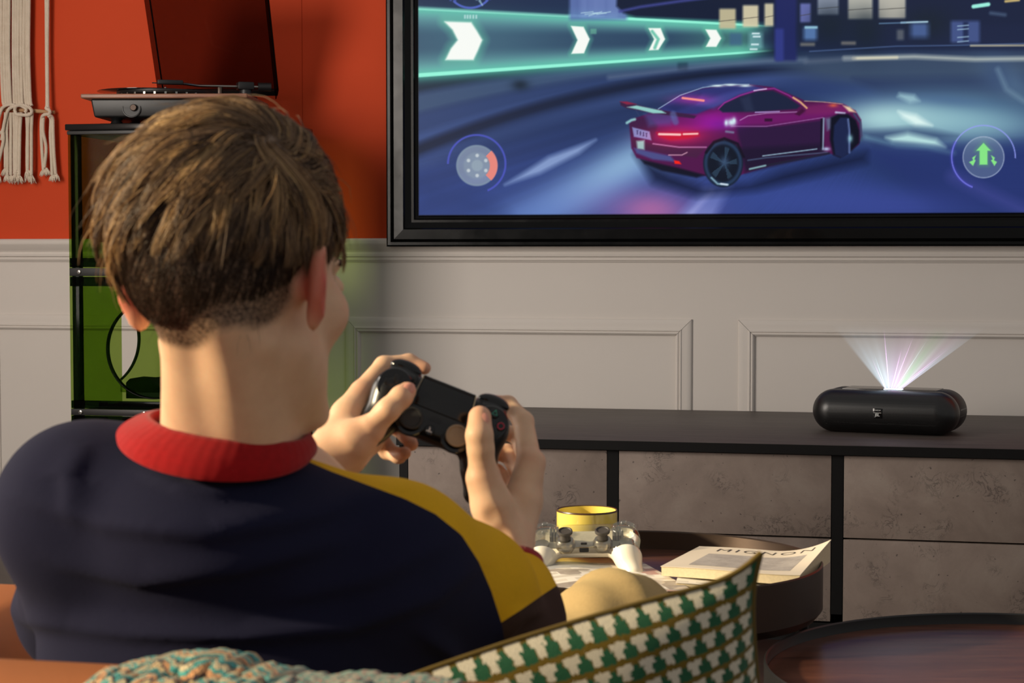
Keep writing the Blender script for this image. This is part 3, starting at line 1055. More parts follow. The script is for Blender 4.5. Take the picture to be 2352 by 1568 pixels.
cab = empty('storage_cabinet', (C0[0], C0[1], 0), -PHI, 'tall see-through green acrylic cabinet with black rails and round cutouts', 'cabinet')
cx0, cx1 = cl(158, 500)[0], cl(630, 960)[0]
CT = cl(230, 284)[1]
box('top_board', cx0 - 0.006, cx1 + 0.006, -0.008, CBD, CT - 0.018, CT, M_BLACKG, cab, 0.003)
box('top_rim', cx0 - 0.002, cx1 + 0.002, -0.003, CBD, CT - 0.030, CT - 0.019, M_BLACK, cab, 0.002)
for s in (cx0, cx1 - 0.006):
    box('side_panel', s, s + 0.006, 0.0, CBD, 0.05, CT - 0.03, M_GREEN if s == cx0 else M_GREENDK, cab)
for s in (cx0 + 0.006, cx1 - 0.006 - 0.022):
    box('corner_post', s, s + 0.022, 0.004, 0.03, 0.05, CT - 0.03, M_GREENDK, cab, 0.001)


def holed_panel(name, x0, x1, z0, z1, y, th, circles, mat):
    """thin upright panel with circular holes"""
    bm = bmesh.new()
    out = [bm.verts.new((x, y, z)) for x, z in ((x0, z0), (x1, z0), (x1, z1), (x0, z1))]
    eds = [bm.edges.new((out[i], out[(i + 1) % 4])) for i in range(4)]
    for cx, cz, r in circles:
        n = 64
        ring = [bm.verts.new((cx + r * math.cos(2 * math.pi * k / n), y, cz + r * math.sin(2 * math.pi * k / n))) for k in range(n)]
        eds += [bm.edges.new((ring[k], ring[(k + 1) % n])) for k in range(n)]
    bmesh.ops.triangle_fill(bm, edges=eds, use_beauty=True)
    for cx, cz, r in circles:                      # drop the discs if they were filled
        bad = [f for f in bm.faces if math.hypot(f.calc_center_median().x - cx, f.calc_center_median().z - cz) < r * 0.985
               and all(abs(math.hypot(v.co.x - cx, v.co.z - cz) - r) < 1e-4 for v in f.verts)]
        bmesh.ops.delete(bm, geom=bad, context='FACES')
    r_ = bmesh.ops.extrude_face_region(bm, geom=list(bm.faces))
    bmesh.ops.translate(bm, vec=(0, th, 0), verts=[g for g in r_['geom'] if isinstance(g, bmesh.types.BMVert)])
    return finish(name, bm, mat, cab)


zr = [(cl(200, 592)[1], cl(200, 657)[1]), (cl(200, 920)[1], cl(200, 972)[1])]
zr.append((zr[1][0] - (zr[0][0] - zr[1][0]), zr[1][1] - (zr[0][1] - zr[1][1])))
SQ = cl(351, 800)[0] - cl(350, 800)[0]
ca = (*cl(350, 803), 107 * SQ)
cb_w = on_plane(203, 776, W0 - E2 * (CBG + 0.02), PHI)
cbx, cbz = float(np.dot(cb_w - C0, E1)), float(cb_w[2])
# upper bay, plain panels
box('door_panel', cx0 + 0.006, cx1 - 0.006, 0.0, 0.005, zr[0][0], CT - 0.032, M_GREEN, cab)
# middle bay: front and back panel, each with a round cutout
holed_panel('door_panel', cx0 + 0.029, cx1 - 0.029, zr[1][0], zr[0][1], 0.0, 0.006, [ca], M_GREEN)
nr = 117 * SQ * 1.06
xb0, xb1, zb_, zt_ = cx0 + 0.008, cx1 - 0.008, zr[1][0], zr[0][1]
a0 = math.acos(max(-1, min(1, (xb0 - cbx) / nr)))
arcp = [(cbx + nr * math.cos(a0 * (1 - 2 * k / 40)), cbz + nr * math.sin(a0 * (1 - 2 * k / 40))) for k in range(41)]
arcp = [(x, min(max(z, zb_), zt_)) for x, z in arcp]
prism('back_panel', [(xb0, zb_), (xb1, zb_), (xb1, zt_), (xb0, zt_)] + arcp[(0 if arcp[0][1] < zt_ else 1):], 0.006, M_GREEN, cab,
      Matrix.Translation((0, CBD - 0.012, 0)) @ Matrix.Rotation(math.pi / 2, 4, 'X'))
bm = bmesh.new()
for i in range(40):
    q = []
    for (x, z) in (arcp[i], arcp[i + 1]):
        dx, dz = (cbx - x) / nr, (cbz - z) / nr
        q.append([bm.verts.new(c) for c in ((x, CBD - 0.02, z), (x + dx * .004, CBD - 0.02, z + dz * .004), (x + dx * .004, CBD - 0.004, z + dz * .004), (x, CBD - 0.004, z))])
    for k in range(4):
        bm.faces.new((q[0][k], q[0][(k + 1) % 4], q[1][(k + 1) % 4], q[1][k]))
bmesh.ops.remove_doubles(bm, verts=bm.verts, dist=1e-6)
finish('cutout_rim', bm, M_GREENDK, cab, smooth=True)
# dark cut rims of the two holes
for cx, cz, r, y in ((ca[0], ca[1], ca[2], 0.0),):
    bm = bmesh.new()
    n = 64
    def rr(rad, yy): return [bm.verts.new((cx + rad * math.cos(2 * math.pi * k / n), yy, cz + rad * math.sin(2 * math.pi * k / n))) for k in range(n)]
    loops = [rr(r, y - 0.001), rr(r - 0.004, y - 0.001), rr(r - 0.004, y + 0.016), rr(r, y + 0.016)]
    for a in range(4):
        A, B = loops[a], loops[(a + 1) % 4]
        for k in range(n):
            bm.faces.new((A[k], A[(k + 1) % n], B[(k + 1) % n], B[k]))
    finish('cutout_rim', bm, M_GREENDK, cab, smooth=True)
box('door_panel', cx0 + 0.006, cx1 - 0.006, 0.0, 0.005, zr[2][0], zr[1][1], M_GREEN, cab)
box('bottom_board', cx0, cx1, 0.0, CBD, 0.03, 0.05, M_BLACKG, cab, 0.002)
for zt, zb in zr:
    h = (zt - zb)
    rl = box('rail', cx0 + 0.003, cx1 - 0.003, -0.006, 0.010, zb + h * 0.36, zt - h * 0.36, M_BLACK, cab, 0.001)
    for a, b in ((zt - h * 0.33, zt), (zb, zb + h * 0.33)):
        rl2 = box('rail', cx0 + 0.003, cx1 - 0.003, -0.004, 0.012, a, b, M_GREENDK, cab, 0.001)
        nb = 9
        for k in range(nb):
            xx = cx0 + 0.01 + (cx1 - cx0 - 0.05) * k / (nb - 1)
            box('rail_clip', xx, xx + 0.026, 0.013, 0.018, a + 0.004, b - 0.004, M_BLACK, rl2)
    box('shelf', cx0 + 0.006, cx1 - 0.006, 0.012, CBD - 0.015, zb + h * 0.40, zb + h * 0.52, M_GREENDK, cab)
    for px in (184, 330, 690):
        sx = cl(px, 626)[0] if px != 690 else cx1 - 0.03
        scr = lathe('screw', [(0, 0.004), (0.0028, 0.0042), (0.0058, 0.0028), (0.0064, 0.0008), (0.0064, 0.0)], M_STEEL, cab, 20,
                    (sx, -0.0062, zb + h * 0.5))
        scr.rotation_euler = (math.pi / 2, 0, 0)
        bm = bmesh.new(); bbox(bm, -0.0018, 0.0018, -0.0018, 0.0018, 0.0036, 0.0044)
        sl = finish('screw_slot', bm, M_BLACK, scr)
# folded shelf bracket inside the middle bay
bx0, bx1 = cl(256, 900)[0], cl(362, 900)[0]
zb0, zb1 = zr[1][0], cl(300, 872)[1]
prism('shelf_bracket', [(bx0, zb0), (bx1, zb0), (bx1, zb1 + 0.004), (bx1 - 0.03, zb1 + 0.002), (bx0 + 0.05, zb1 - 0.006), (bx0 + 0.012, zb1 - 0.004), (bx0, zb1 - 0.016)], 0.10, M_GREENDK, cab,
      Matrix.Translation((0, 0.20, 0)) @ Matrix.Rotation(math.pi / 2, 4, 'X'), 0.0)

# ------------------------------------------------------------------ turntable
TTA = math.radians(-2)
ttc = on_plane(408, 283, C0 + E2 * 0.175, PHI)
tt = empty('turntable', (ttc[0], ttc[1], CT), TTA, 'turntable with walnut deck, black tapered base and smoked lid standing open', 'turntable')
zz = lambda py: on_plane(300, py, C0 + E2 * 0.03, PHI)[2] - CT
TW, TD = 0.236, 0.180
zd1, zd0, zbm = zz(218.5), zz(229), zz(271)
box('deck', -TW, TW, -TD, TD, zd0, zd1, M_DECK, tt, 0.004, 3)
bm = bmesh.new()
a = [bm.verts.new((x, y, zd0)) for x, y in ((-TW + .024, -TD + .016), (TW - .024, -TD + .016), (TW - .024, TD - .02), (-TW + .024, TD - .02))]
b = [bm.verts.new((x, y, zbm)) for x, y in ((-TW + .032, -TD + .024), (TW - .032, -TD + .024), (TW - .032, TD - .03), (-TW + .032, TD - .03))]
bm.faces.new(a); bm.faces.new(b[::-1])
for i in range(4): bm.faces.new((a[i], a[(i + 1) % 4], b[(i + 1) % 4], b[i]))
bmesh.ops.bevel(bm, geom=list(bm.edges), offset=0.006, segments=3, profile=0.5, affect='EDGES')
plinth = finish('plinth', bm, M_BLACK, tt, angle=40)
for sx in (-1, 1):
    for sy in (-1, 1):
        lathe('foot', [(0, 0), (0.017, 0), (0.018, 0.002), (0.013, 0.010), (0.020, zbm + 0.001), (0, zbm + 0.001)], M_BLACK, tt, 24, (sx * (TW - 0.085), sy * (TD - 0.07), 0))
# control knob and socket on the plinth front
kx = -0.095
dial = lathe('dial_recess', [(0, 0.0), (0.026, 0.0), (0.027, 0.0018), (0.0252, 0.0022), (0.024, 0.001), (0, 0.001)], M_BLACK, tt, 32, (kx, -TD + 0.0205, zbm + (zd0 - zbm) * 0.5))
dial.rotation_euler = (math.radians(84), 0, 0)
knob = lathe('volume_knob', [(0, 0.009), (0.008, 0.009), (0.0095, 0.0075), (0.0098, 0.001), (0, 0.001)], M_DARKSTEEL, tt, 28, (kx + 0.006, -TD + 0.0195, zbm + (zd0 - zbm) * 0.5))
knob.rotation_euler = (math.radians(84), 0, 0)
# platter with ribs under its rim
zp = zd1 + 0.004
pcx = -0.035
lathe('platter', [(0, zp), (0.110, zp), (0.136, zp + 0.004), (0.139, zp + 0.010), (0.139, zp + 0.0135), (0, zp + 0.0135)], M_BLACK, tt, 64, (pcx, 0, 0))
bm = bmesh.new()
for k in range(28):
    a = 2 * math.pi * k / 28
    bbox(bm, 0.112, 0.137, -0.003, 0.003, zp - 0.002, zp + 0.008, M=Matrix.Translation((pcx, 0, 0)) @ Matrix.Rotation(a, 4, 'Z'))
o = finish('platter_rib', bm, M_STEEL, tt)
lathe('spindle', [(0, zp + 0.0135), (0.0034, zp + 0.0135), (0.0034, zp + 0.028), (0.0026, zp + 0.030), (0, zp + 0.030)], M_STEEL, tt, 16, (pcx, 0, 0))
# tonearm
za = zp + 0.040
arm_b = (TW - 0.055, TD - 0.075)
arm = lathe('arm_base', [(0, zd1), (0.034, zd1), (0.034, zd1 + 0.012), (0.020, zd1 + 0.016), (0.018, za + 0.004), (0, za + 0.004)], M_BLACK, tt, 32, (*arm_b, 0))
tube('tonearm', [(arm_b[0] + 0.05, arm_b[1] + 0.012, za), (arm_b[0], arm_b[1], za), (arm_b[0] - 0.13, arm_b[1] - 0.05, za - 0.001), (pcx + 0.05, -0.05, za - 0.003)], 0.0042, M_STEEL, tt, 12)
bm = bmesh.new()
add_tube(bm, [(arm_b[0] + 0.035, arm_b[1] + 0.008, za), (arm_b[0] + 0.072, arm_b[1] + 0.018, za)], 0.013, 20)
finish('counterweight', bm, M_BLACK, tt, angle=40)
bm = bmesh.new()
bbox(bm, -0.045, 0.028, -0.010, 0.010, -0.006, 0.007, 0.003, M=Matrix.Translation((pcx + 0.035, -0.055, za - 0.002)) @ Matrix.Rotation(math.radians(20), 4, 'Z'))
bbox(bm, -0.06, -0.04, -0.002, 0.002, -0.004, -0.001, M=Matrix.Translation((pcx + 0.035, -0.055, za - 0.002)) @ Matrix.Rotation(math.radians(20), 4, 'Z'))
finish('headshell', bm, M_BLACK, tt, angle=40)
bm = bmesh.new()
bbox(bm, -0.026, 0.022, -0.022, 0.022, -0.012, 0.011, 0.004, M=Matrix.Translation((arm_b[0], arm_b[1], za + 0.002)) @ Matrix.Rotation(math.radians(20), 4, 'Z'))
finish('arm_pivot', bm, M_BLACK, tt, angle=40)
box('arm_rest', arm_b[0] - 0.075, arm_b[0] - 0.062, arm_b[1] - 0.045, arm_b[1] - 0.028, zd1, za - 0.004, M_DARKSTEEL, tt, 0.002)
# lid: a shallow box hinged at the back edge and leaning backwards
BETA = math.radians(-33)
LD = 0.345
Ml = Matrix.Translation((0.085, TD - 0.012, zd1 + 0.014)) @ Matrix.Rotation(-BETA, 4, 'X')
lw = TW - 0.062
bm = bmesh.new()
bbox(bm, -lw, lw, 0.050, 0.053, 0.0, LD, M=Ml)
lid = finish('lid', bm, M_SMOKE, tt)
bm = bmesh.new(); bbox(bm, lw, lw + 0.003, -0.004, 0.053, 0.0, LD, M=Ml); finish('lid_side', bm, M_SMOKE, lid)
bm = bmesh.new(); bbox(bm, -lw - 0.003, -lw, -0.004, 0.053, 0.0, LD, M=Ml); finish('lid_side', bm, M_SMOKE, lid)
bm = bmesh.new(); bbox(bm, -lw, lw, -0.004, 0.050, LD, LD + 0.003, M=Ml); finish('lid_side', bm, M_SMOKE, lid)
for s in (-1, 1):                                   # dark edge where the plates meet
    bm = bmesh.new(); bbox(bm, s * lw - 0.002, s * lw + 0.002, 0.049, 0.0535, 0.0, LD, M=Ml); finish('lid_edge', bm, M_BLACK, lid)
bm = bmesh.new(); bbox(bm, -lw, lw, 0.040, 0.056, -0.012, 0.004, M=Ml); finish('lid_hinge', bm, M_BLACK, lid)
# the record lies on the platter, overhanging it
rec = lathe('vinyl_record', [(0, 0), (0.145, 0.0), (0.1505, 0.0008), (0.1505, 0.0018), (0.145, 0.0024), (0.052, 0.0024), (0.050, 0.0018), (0, 0.002)], M_BLACKG, None, 96)
rec.location = tt.matrix_world @ Vector((0, 0, 0)) if False else Vector((ttc[0] + pcx * math.cos(TTA) - 0.0, ttc[1] + pcx * math.sin(TTA), CT + zp + 0.0140))
rec.location.x -= 0.045 * math.cos(TTA); rec.location.y -= 0.045 * math.sin(TTA)
tag(rec, 'black vinyl record lying on the turntable platter', 'record')

# ------------------------------------------------------------------ macrame wall hanging
mac = wallroot('macrame_hanging', label='cream knotted cord wall hanging on a wooden dowel', cat='wall hanging')
def rope_mat():
    t = NT('cotton_cord')
    v = t.coord('Object')
    wv = t.n('ShaderNodeTexWave'); wv.inputs['Scale'].default_value = 90; wv.inputs['Distortion'].default_value = 1.0
    mp = t.n('ShaderNodeMapping'); mp.inputs['Rotation'].default_value = (0, 0.9, 0)
    t.link(v, mp.inputs[0]); t.link(mp.outputs[0], wv.inputs['Vector'])
    nz = t.noise(v, 40, 4)
    c = t.mix(nz, srgb(203, 186, 164), srgb(232, 219, 200))
    t.set(color=t.mix(t.math('MULTIPLY', wv.outputs['Fac'], 0.22), c, srgb(170, 150, 128)), rough=0.9, sheen=0.3)
    t.bump(wv.outputs['Fac'], 0.5, 0.002)
    return t.m
M_CORD = rope_mat()
MO = 0.03
def mw(px, py, off=MO):
    x, z = wl(px, py, off)
    return Vector((x, -off, z))
dow = tube('dowel', [mw(-60, 247, 0.022), mw(40, 252, 0.022), mw(126, 258, 0.022)], [0.0085, 0.0075, 0.0055], plain('pale_wood', (176, 138, 98), 0.6, scale=20), mac, 12)
CR = S(3.9, 5.85)
def cord(px_pts, r=CR, off=MO):
    pts = [mw(*p[:2], off + (p[2] if len(p) > 2 else 0.0)) for p in px_pts]
    # smooth the polyline
    P_ = [pts[0]]
    for i in range(len(pts) - 1):
        p0, p1, p2, p3 = pts[max(i - 1, 0)], pts[i], pts[i + 1], pts[min(i + 2, len(pts) - 1)]
        for k in range(1, 6):
            t = k / 5
            P_.append(0.5 * ((2 * p1) + (p2 - p0) * t + (2 * p0 - 5 * p1 + 4 * p2 - p3) * t * t + (3 * p1 - p0 - 3 * p2 + p3) * t ** 3))
    return tube('cord', P_, r, M_CORD, mac, 8)
def tassel(px, py, n=9, ln=20, dx=0.0):
    bm = bmesh.new()
    for k in range(n):
        a = (k / (n - 1) - 0.5) * 2
        p0 = mw(px, py, MO)
        p1 = mw(px + a * 9 + dx, py + ln * (0.8 + 0.35 * random.random()), MO + random.uniform(-.006, .006))
        m_ = (p0 + p1) / 2 + Vector((a * 0.002, 0, 0))
        add_tube(bm, [p0, m_, p1], [CR * 0.55, CR * 0.5, CR * 0.12], 5)
    finish('tassel', bm, M_CORD, mac, smooth=True)
up = [(2, 0), (9, 0), (14, 0), (20, 0), (30, 0), (36, 0), (42, 0), (48, 0), (55, 0), (61, 0), (66, 0)]
lowx = [9, 15, 21, 26, 33, 39, 45, 51, 60, 65, 71]
for (x0, _), x1 in zip(up, lowx):
    wob = random.uniform(-3, 3)
    cord([(x0, -70), (x0 + 1, 0), (x0 + wob * 0.4 + (x1 - x0) * .2, 120), ((x0 + x1) / 2 + 1, 225, 0.004), (x1 + 2, 243, 0.006)])
for x1 in (-4, 12, 18, 24, 31, 37, 42, 48, 60, 66, 73):
    w1, w2, yb = random.uniform(-3, 3), random.uniform(-4, 4), random.uniform(384, 402)
    cord([(x1 + 1, 258, 0.004), (x1 + w1, 300), (x1 + w2 * .8, 350), (x1 + w2, yb)])
    tassel(x1 + w2, yb, 8, 20, random.uniform(-2, 4))
# looped ring knots over the dowel
cord([(-10, 300, .008), (2, 255, .012), (12, 243, .014), (24, 240, .014), (34, 242, .012)])
cord([(4, 322, .01), (10, 282, .012), (18, 254, .014), (30, 245, .016), (46, 242, .016), (60, 250, .014), (58, 258, .012)])
cord([(34, 252, .014), (38, 243, .018), (50, 241, .018), (66, 246, .016), (73, 255, .014), (68, 263, .014), (52, 264, .014), (38, 262, .014), (34, 252, .014)])
cord([(6, 296, .01), (8, 320, .01), (2, 350, .008), (-6, 385)])
tassel(6, 298, 7, 10)
# the single pair at the right end of the dowel
cord([(104, -70), (106, 0), (107, 120), (108, 235, .006), (106, 248, .012), (112, 252, .014), (115, 258, .012), (110, 264, .008)])
cord([(110, -70), (110, 0), (109, 120), (110, 235, .006), (111, 247, .01)])
cord([(112, 262, .008), (101, 264, .010), (96, 272), (95, 300), (97, 350), (100, 390)])
cord([(100, 268), (99, 300), (106, 340), (102, 385)])
cord([(112, 266, .01), (117, 275), (116, 310), (118, 350), (120, 402)])
cord([(114, 264, .01), (121, 272), (122, 300), (124, 350), (128, 400)])
for x, y in ((100, 388), (107, 386), (121, 400), (129, 398)):
    tassel(x, y, 8, 16)

# ------------------------------------------------------------------ projector on the console
PJA = math.radians(-24)
pjc = at_height(2022, 999, TOPZ)
pj = empty('projector', (pjc[0], pjc[1], TOPZ), PJA, 'black pill-shaped mini projector throwing a fan of light from its top', 'projector')
PZ = math.hypot(pjc[0], pjc[1]) * 0.985
HL = S(332, pjc[1]) / 2 / math.cos(math.radians(13)) * 1.0
HH = S(100, pjc[1]) / 2
PD = 0.20


def mesh_grill(name):
    t = NT(name)
    v = t.coord('Object', scale=(1, 1, 1))
    vo = t.n('ShaderNodeTexVoronoi'); vo.inputs['Scale'].default_value = 330; vo.inputs['Randomness'].default_value = 0.15
    t.link(v, vo.inputs['Vector'])
    hole = t.math('GREATER_THAN', vo.outputs['Distance'], 0.36)
    t.set(color=t.mix(hole, srgb(3, 3, 4), srgb(14, 14, 15)), rough=0.36, spec=0.6)
    t.bump(hole, 0.5, 0.0006)
    return t.m


M_GRILL = mesh_grill('speaker_grille')


def stadium(hl, r, n=20):
    """closed outline of a pill in x, z, counter-clockwise"""
    c = hl - r
    pts = [(c + r * math.cos(a), r * math.sin(a)) for a in np.linspace(-math.pi / 2, math.pi / 2, n)]
    pts += [(-c + r * math.cos(a), r * math.sin(a)) for a in np.linspace(math.pi / 2, 3 * math.pi / 2, n)]
    return pts


def pill(name, hl, hh, ys, mat, parent):
    """ys: (depth, inset) rings from front to back"""
    bm = bmesh.new()
    rings = []
    for y, ins in ys:
        rings.append([bm.verts.new((x, y, z + hh)) for x, z in stadium(hl - ins, hh - ins)])
    n = len(rings[0])
    for A, B in zip(rings[:-1], rings[1:]):
        for k in range(n):
            bm.faces.new((A[k], A[(k + 1) % n], B[(k + 1) % n], B[k]))
    bm.faces.new(rings[0]); bm.faces.new(rings[-1])
    return finish(name, bm, mat, parent, smooth=True)


fr = HH * 0.97
prof = [(fr * (1 - math.cos(a)), fr * (1 - math.sin(a))) for a in np.linspace(0.03, math.pi / 2, 12)]
pill('grille', HL, HH, prof + [(fr + 0.012, 0.0)], M_GRILL, pj)
pill('housing', HL * 0.995, HH * 0.995, [(fr + 0.012, 0.002), (fr + 0.014, 0.0), (PD - 0.03, 0.0), (PD - 0.012, 0.004), (PD, 0.014)], M_BLACK, pj)
box('top_window', -HL * 0.62, HL * 0.66, fr + 0.016, PD - 0.02, HH * 2 - 0.002, HH * 2 + 0.0008, M_BLACKG, pj, 0.0006)
M_LENS = NT('lit_lens'); M_LENS.set(color=(0.02, 0.02, 0.03, 1), rough=0.1, emit=(0.62, 0.80, 1.0, 1), emit_s=6.0)
bxx = S(10, pjc[1])
box('lens', bxx - 0.020, bxx + 0.026, fr + 0.020, fr + 0.042, HH * 2 + 0.0009, HH * 2 + 0.0022, M_LENS.m, pj)
box('foot', -HL * 0.55, HL * 0.55, 0.05, PD - 0.04, 0.0, 0.006, M_BLACK, pj)
bm = bmesh.new()
for k in range(9):
    bbox(bm, HL * 0.90, HL * 0.992, 0.085 + k * 0.010, 0.090 + k * 0.010, HH * 0.82, HH * 1.18)
finish('side_vent', bm, M_BLACKG, pj)
lx_ = -0.008
plate = box('badge', lx_ - 0.0115, lx_ + 0.0115, -0.0022, 0.003, HH * 0.88 - 0.006, HH * 1.12 + 0.006, M_BLACKG, pj, 0.0006)
M_INK = plain('white_ink', (235, 235, 232), 0.5)
Mt = lambda z: Matrix.Translation((lx_, -0.0025, z)) @ Matrix.Rotation(math.pi / 2, 4, 'X')
text_mesh('badge_lettering', 'JBL', 0.0105, M_INK, plate, Mt(HH * 0.90 + 0.0015), 0.0002, sx=0.88)
text_mesh('badge_lettering', 'SOUND BY', 0.0036, M_INK, plate, Mt(HH * 1.12 + 0.0015), 0.0002)
box('badge_rule', lx_ - 0.0105, lx_ + 0.0105, -0.0027, -0.0021, HH * 1.02, HH * 1.02 + 0.0007, M_INK, plate)


def beam_material():
    """glowing air in the light fan: strongest at the lens, coloured streaks fanning out"""
    t = NT('projected_light')
    t.t.nodes.remove(t.b)
    v = t.coord('Object')
    sp = t.n('ShaderNodeSeparateXYZ'); t.link(v, sp.inputs[0])
    z = sp.outputs[2]
    ang = t.math('DIVIDE', sp.outputs[0], t.math('ADD', z, 0.026))
    cmb = t.n('ShaderNodeCombineXYZ'); t.link(ang, cmb.inputs[0])
    st = t.noise(cmb.outputs[0], 7.0, 3, 0.6)
    hue = t.ramp(t.math('MULTIPLY_ADD', ang, 0.42, 0.45), [(0.05, (0.55, 0.78, 0.95)), (0.30, (0.70, 0.85, 0.98)), (0.48, (0.82, 0.66, 1.0)), (0.62, (0.95, 0.75, 1.0)),
                                                           (0.72, (0.60, 1.0, 0.72)), (0.84, (0.88, 0.70, 1.0)), (0.96, (0.60, 0.80, 1.0))])
    tt_ = t.math('DIVIDE', z, 0.165, clamp=True)
    f = t.math('POWER', t.math('SUBTRACT', 1.0, tt_, clamp=True), 1.0)
    f2 = t.math('DIVIDE', 1.0, t.math('ADD', 0.006, t.math('MULTIPLY', z, z)))
    f2 = t.math('MULTIPLY', f2, 0.0105)
    edge = t.math('SUBTRACT', 1.0, t.math('POWER', t.math('ABSOLUTE', t.math('MULTIPLY_ADD', ang, 0.84, -0.15)), 6.0), clamp=True)
    s_ = t.math('MULTIPLY', t.math('MULTIPLY', t.math('MULTIPLY', f, f2), t.math('MULTIPLY_ADD', st, 1.6, 0.2)), edge)
    em = t.n('ShaderNodeEmission'); t.link(hue, em.inputs[0]); t.link(t.math('MULTIPLY', s_, 25.0), em.inputs[1])
    t.link(em.outputs[0], t.out.inputs['Volume'])
    return t.m


zlen = HH * 2 + 0.003
bm = bmesh.new()
zt = 0.165
lo = [(-0.020, -0.010, 0), (0.026, -0.010, 0), (0.026, 0.010, 0), (-0.020, 0.010, 0)]
hi = [(-0.172, 0.02, zt), (0.235, 0.02, zt), (0.235, 0.06, zt), (-0.172, 0.06, zt)]
A = [bm.verts.new(p) for p in lo]; B = [bm.verts.new(p) for p in hi]
bm.faces.new(A[::-1]); bm.faces.new(B)
for k in range(4): bm.faces.new((A[k], A[(k + 1) % 4], B[(k + 1) % 4], B[k]))
fan = finish('light_fan', bm, beam_material(), pj)
fan.location = (bxx, fr + 0.031, zlen)


def ray_mat(name, col, s):
    t = NT(name)
    t.t.nodes.remove(t.b)
    v = t.coord('Generated')
    sp = t.n('ShaderNodeSeparateXYZ'); t.link(v, sp.inputs[0])
    f = t.math('POWER', t.math('SUBTRACT', 1.0, sp.outputs[2], clamp=True), 1.2)
    em = t.n('ShaderNodeEmission'); em.inputs[0].default_value = (*col, 1); t.link(t.math('MULTIPLY', f, s), em.inputs[1])
    tr_ = t.n('ShaderNodeBsdfTransparent'); ad = t.n('ShaderNodeAddShader')
    t.link(em.outputs[0], ad.inputs[0]); t.link(tr_.outputs[0], ad.inputs[1]); t.link(ad.outputs[0], t.out.inputs['Surface'])
    return t.m


RP, RW = ray_mat('violet_ray', (0.92, 0.45, 1.0), 0.85), ray_mat('pale_ray', (0.55, 0.86, 1.0), 0.5)
for x0, x1, h, w, m in ((-0.006, -0.028, 0.158, 0.0016, RP), (0.0, 0.020, 0.105, 0.0016, RP), (0.004, 0.052, 0.142, 0.0010, RP), (-0.014, -0.055, 0.095, 0.0012, RW), (0.010, 0.090, 0.135, 0.0010, RW),
                        (-0.016, -0.060, 0.080, 0.0008, RP), (0.020, 0.125, 0.088, 0.0011, RW), (0.016, 0.145, 0.110, 0.0007, RP)):
    o = tube('light_ray', [(x0, 0, 0), (x1, 0.03, h)], [w * 0.7, w * 0.5], m, pj, 6)
    o.location = (bxx, fr + 0.020, zlen)

# ------------------------------------------------------------------ round tray tables
def tray_table(name, cx, cy, R, ztop, rim, legs, label):
    r = empty(name, (cx, cy, 0), 0, label, 'coffee table')
    th = 0.004
    lathe('tray_rim', [(R - th, ztop - 0.004), (R - th, ztop + rim * 0.36), (R - th * 0.5, ztop + rim * 0.36 + 0.002), (R, ztop + rim * 0.36), (R, ztop - rim * 0.46),
                       (R - 0.010, ztop - rim * 0.62), (R - 0.010 - th, ztop - rim * 0.60)], M_DARKSTEEL if R < 0.30 else M_BLACK, r, 96, closed=True)
    lathe('table_top', [(0, ztop - 0.012), (R - th - 0.0006, ztop - 0.012), (R - th - 0.0006, ztop), (0, ztop)], M_WALNUT, r, 96)
    lathe('tray_base', [(0, ztop - rim * 0.60), (R - 0.016, ztop - rim * 0.60), (R - 0.012, ztop - rim * 0.50), (0, ztop - 0.0125)], M_BLACK, r, 96)
    for a in legs:
        x, y = (R - 0.03) * math.cos(a), (R - 0.03) * math.sin(a)
        lathe('leg', [(0, 0), (0.0085, 0), (0.0095, 0.004), (0.0095, ztop - rim * 0.60), (0, ztop - rim * 0.60)], M_BLACK, r, 20, (x, y, 0))
    return r


T1Z, T1R = 0.476, 0.272
t1r = at_height(1884, 1292, T1Z + 0.026)          # right-most point of the rim
T1 = np.array([t1r[0] - T1R * 0.985, t1r[1] + 0.02, 0])
tray_table('tray_table', T1[0], T1[1], T1R, T1Z, 0.078, [math.radians(a) for a in (-8, 82, 172, 262)], 'round bronze-rimmed tray table holding the yellow mug and the magazines')
T2Z, T2R = 0.405, 0.360
t2l = at_height(1774, 1546, T2Z + 0.0144)
T2 = np.array([t2l[0] + T2R * 0.99, t2l[1] + 0.03, 0])
tray_table('tray_table', T2[0], T2[1], T2R, T2Z, 0.040, [math.radians(a) for a in (40, 130, 220, 310)], 'empty round walnut table with a thin black rim in the right corner')

# ------------------------------------------------------------------ mug
M_YEL = plain('yellow_glaze', (236, 214, 104), 0.18, var=0.05, scale=8, coat=0.6)
mgY = 2.925
mgb = P(1348, 1236, mgY)
mr = S(70, mgY)
mzt = P(1348, 1170, mgY)[2]
mug = empty('mug', (mgb[0], mgY, T1Z), 0, 'glossy yellow round mug on the tray table', 'mug')
mh = mzt - T1Z
lathe('cup_wall', [(0, 0.0), (mr * 0.82, 0.0), (mr * 0.9, 0.002), (mr * 0.97, 0.008), (mr, 0.02), (mr, mh - 0.001), (mr * 0.985, mh), (mr * 0.945, mh - 0.001), (mr * 0.93, 0.02), (mr * 0.86, 0.009), (0, 0.007)], M_YEL, mug, 72)
lathe('rim_line', [(mr * 1.002, mh - 0.0022), (mr * 1.002, mh - 0.0004), (mr * 0.985, mh + 0.0008), (mr * 0.95, mh - 0.0003), (mr * 0.985, mh - 0.0010)], plain('brown_glaze', (74, 50, 28), 0.3), mug, 72, closed=True)
bm = bmesh.new()
add_tube(bm, [(mr * 0.97 * -1, 0.004, mh * .82), (-mr * 1.30, 0.008, mh * .78), (-mr * 1.46, 0.010, mh * .5), (-mr * 1.3, 0.008, mh * .24), (-mr * .97, 0.004, mh * .2)], 0.005, 10)
hd = finish('handle', bm, M_YEL, mug, smooth=True)
hd.rotation_euler = (0, 0, math.radians(-100))

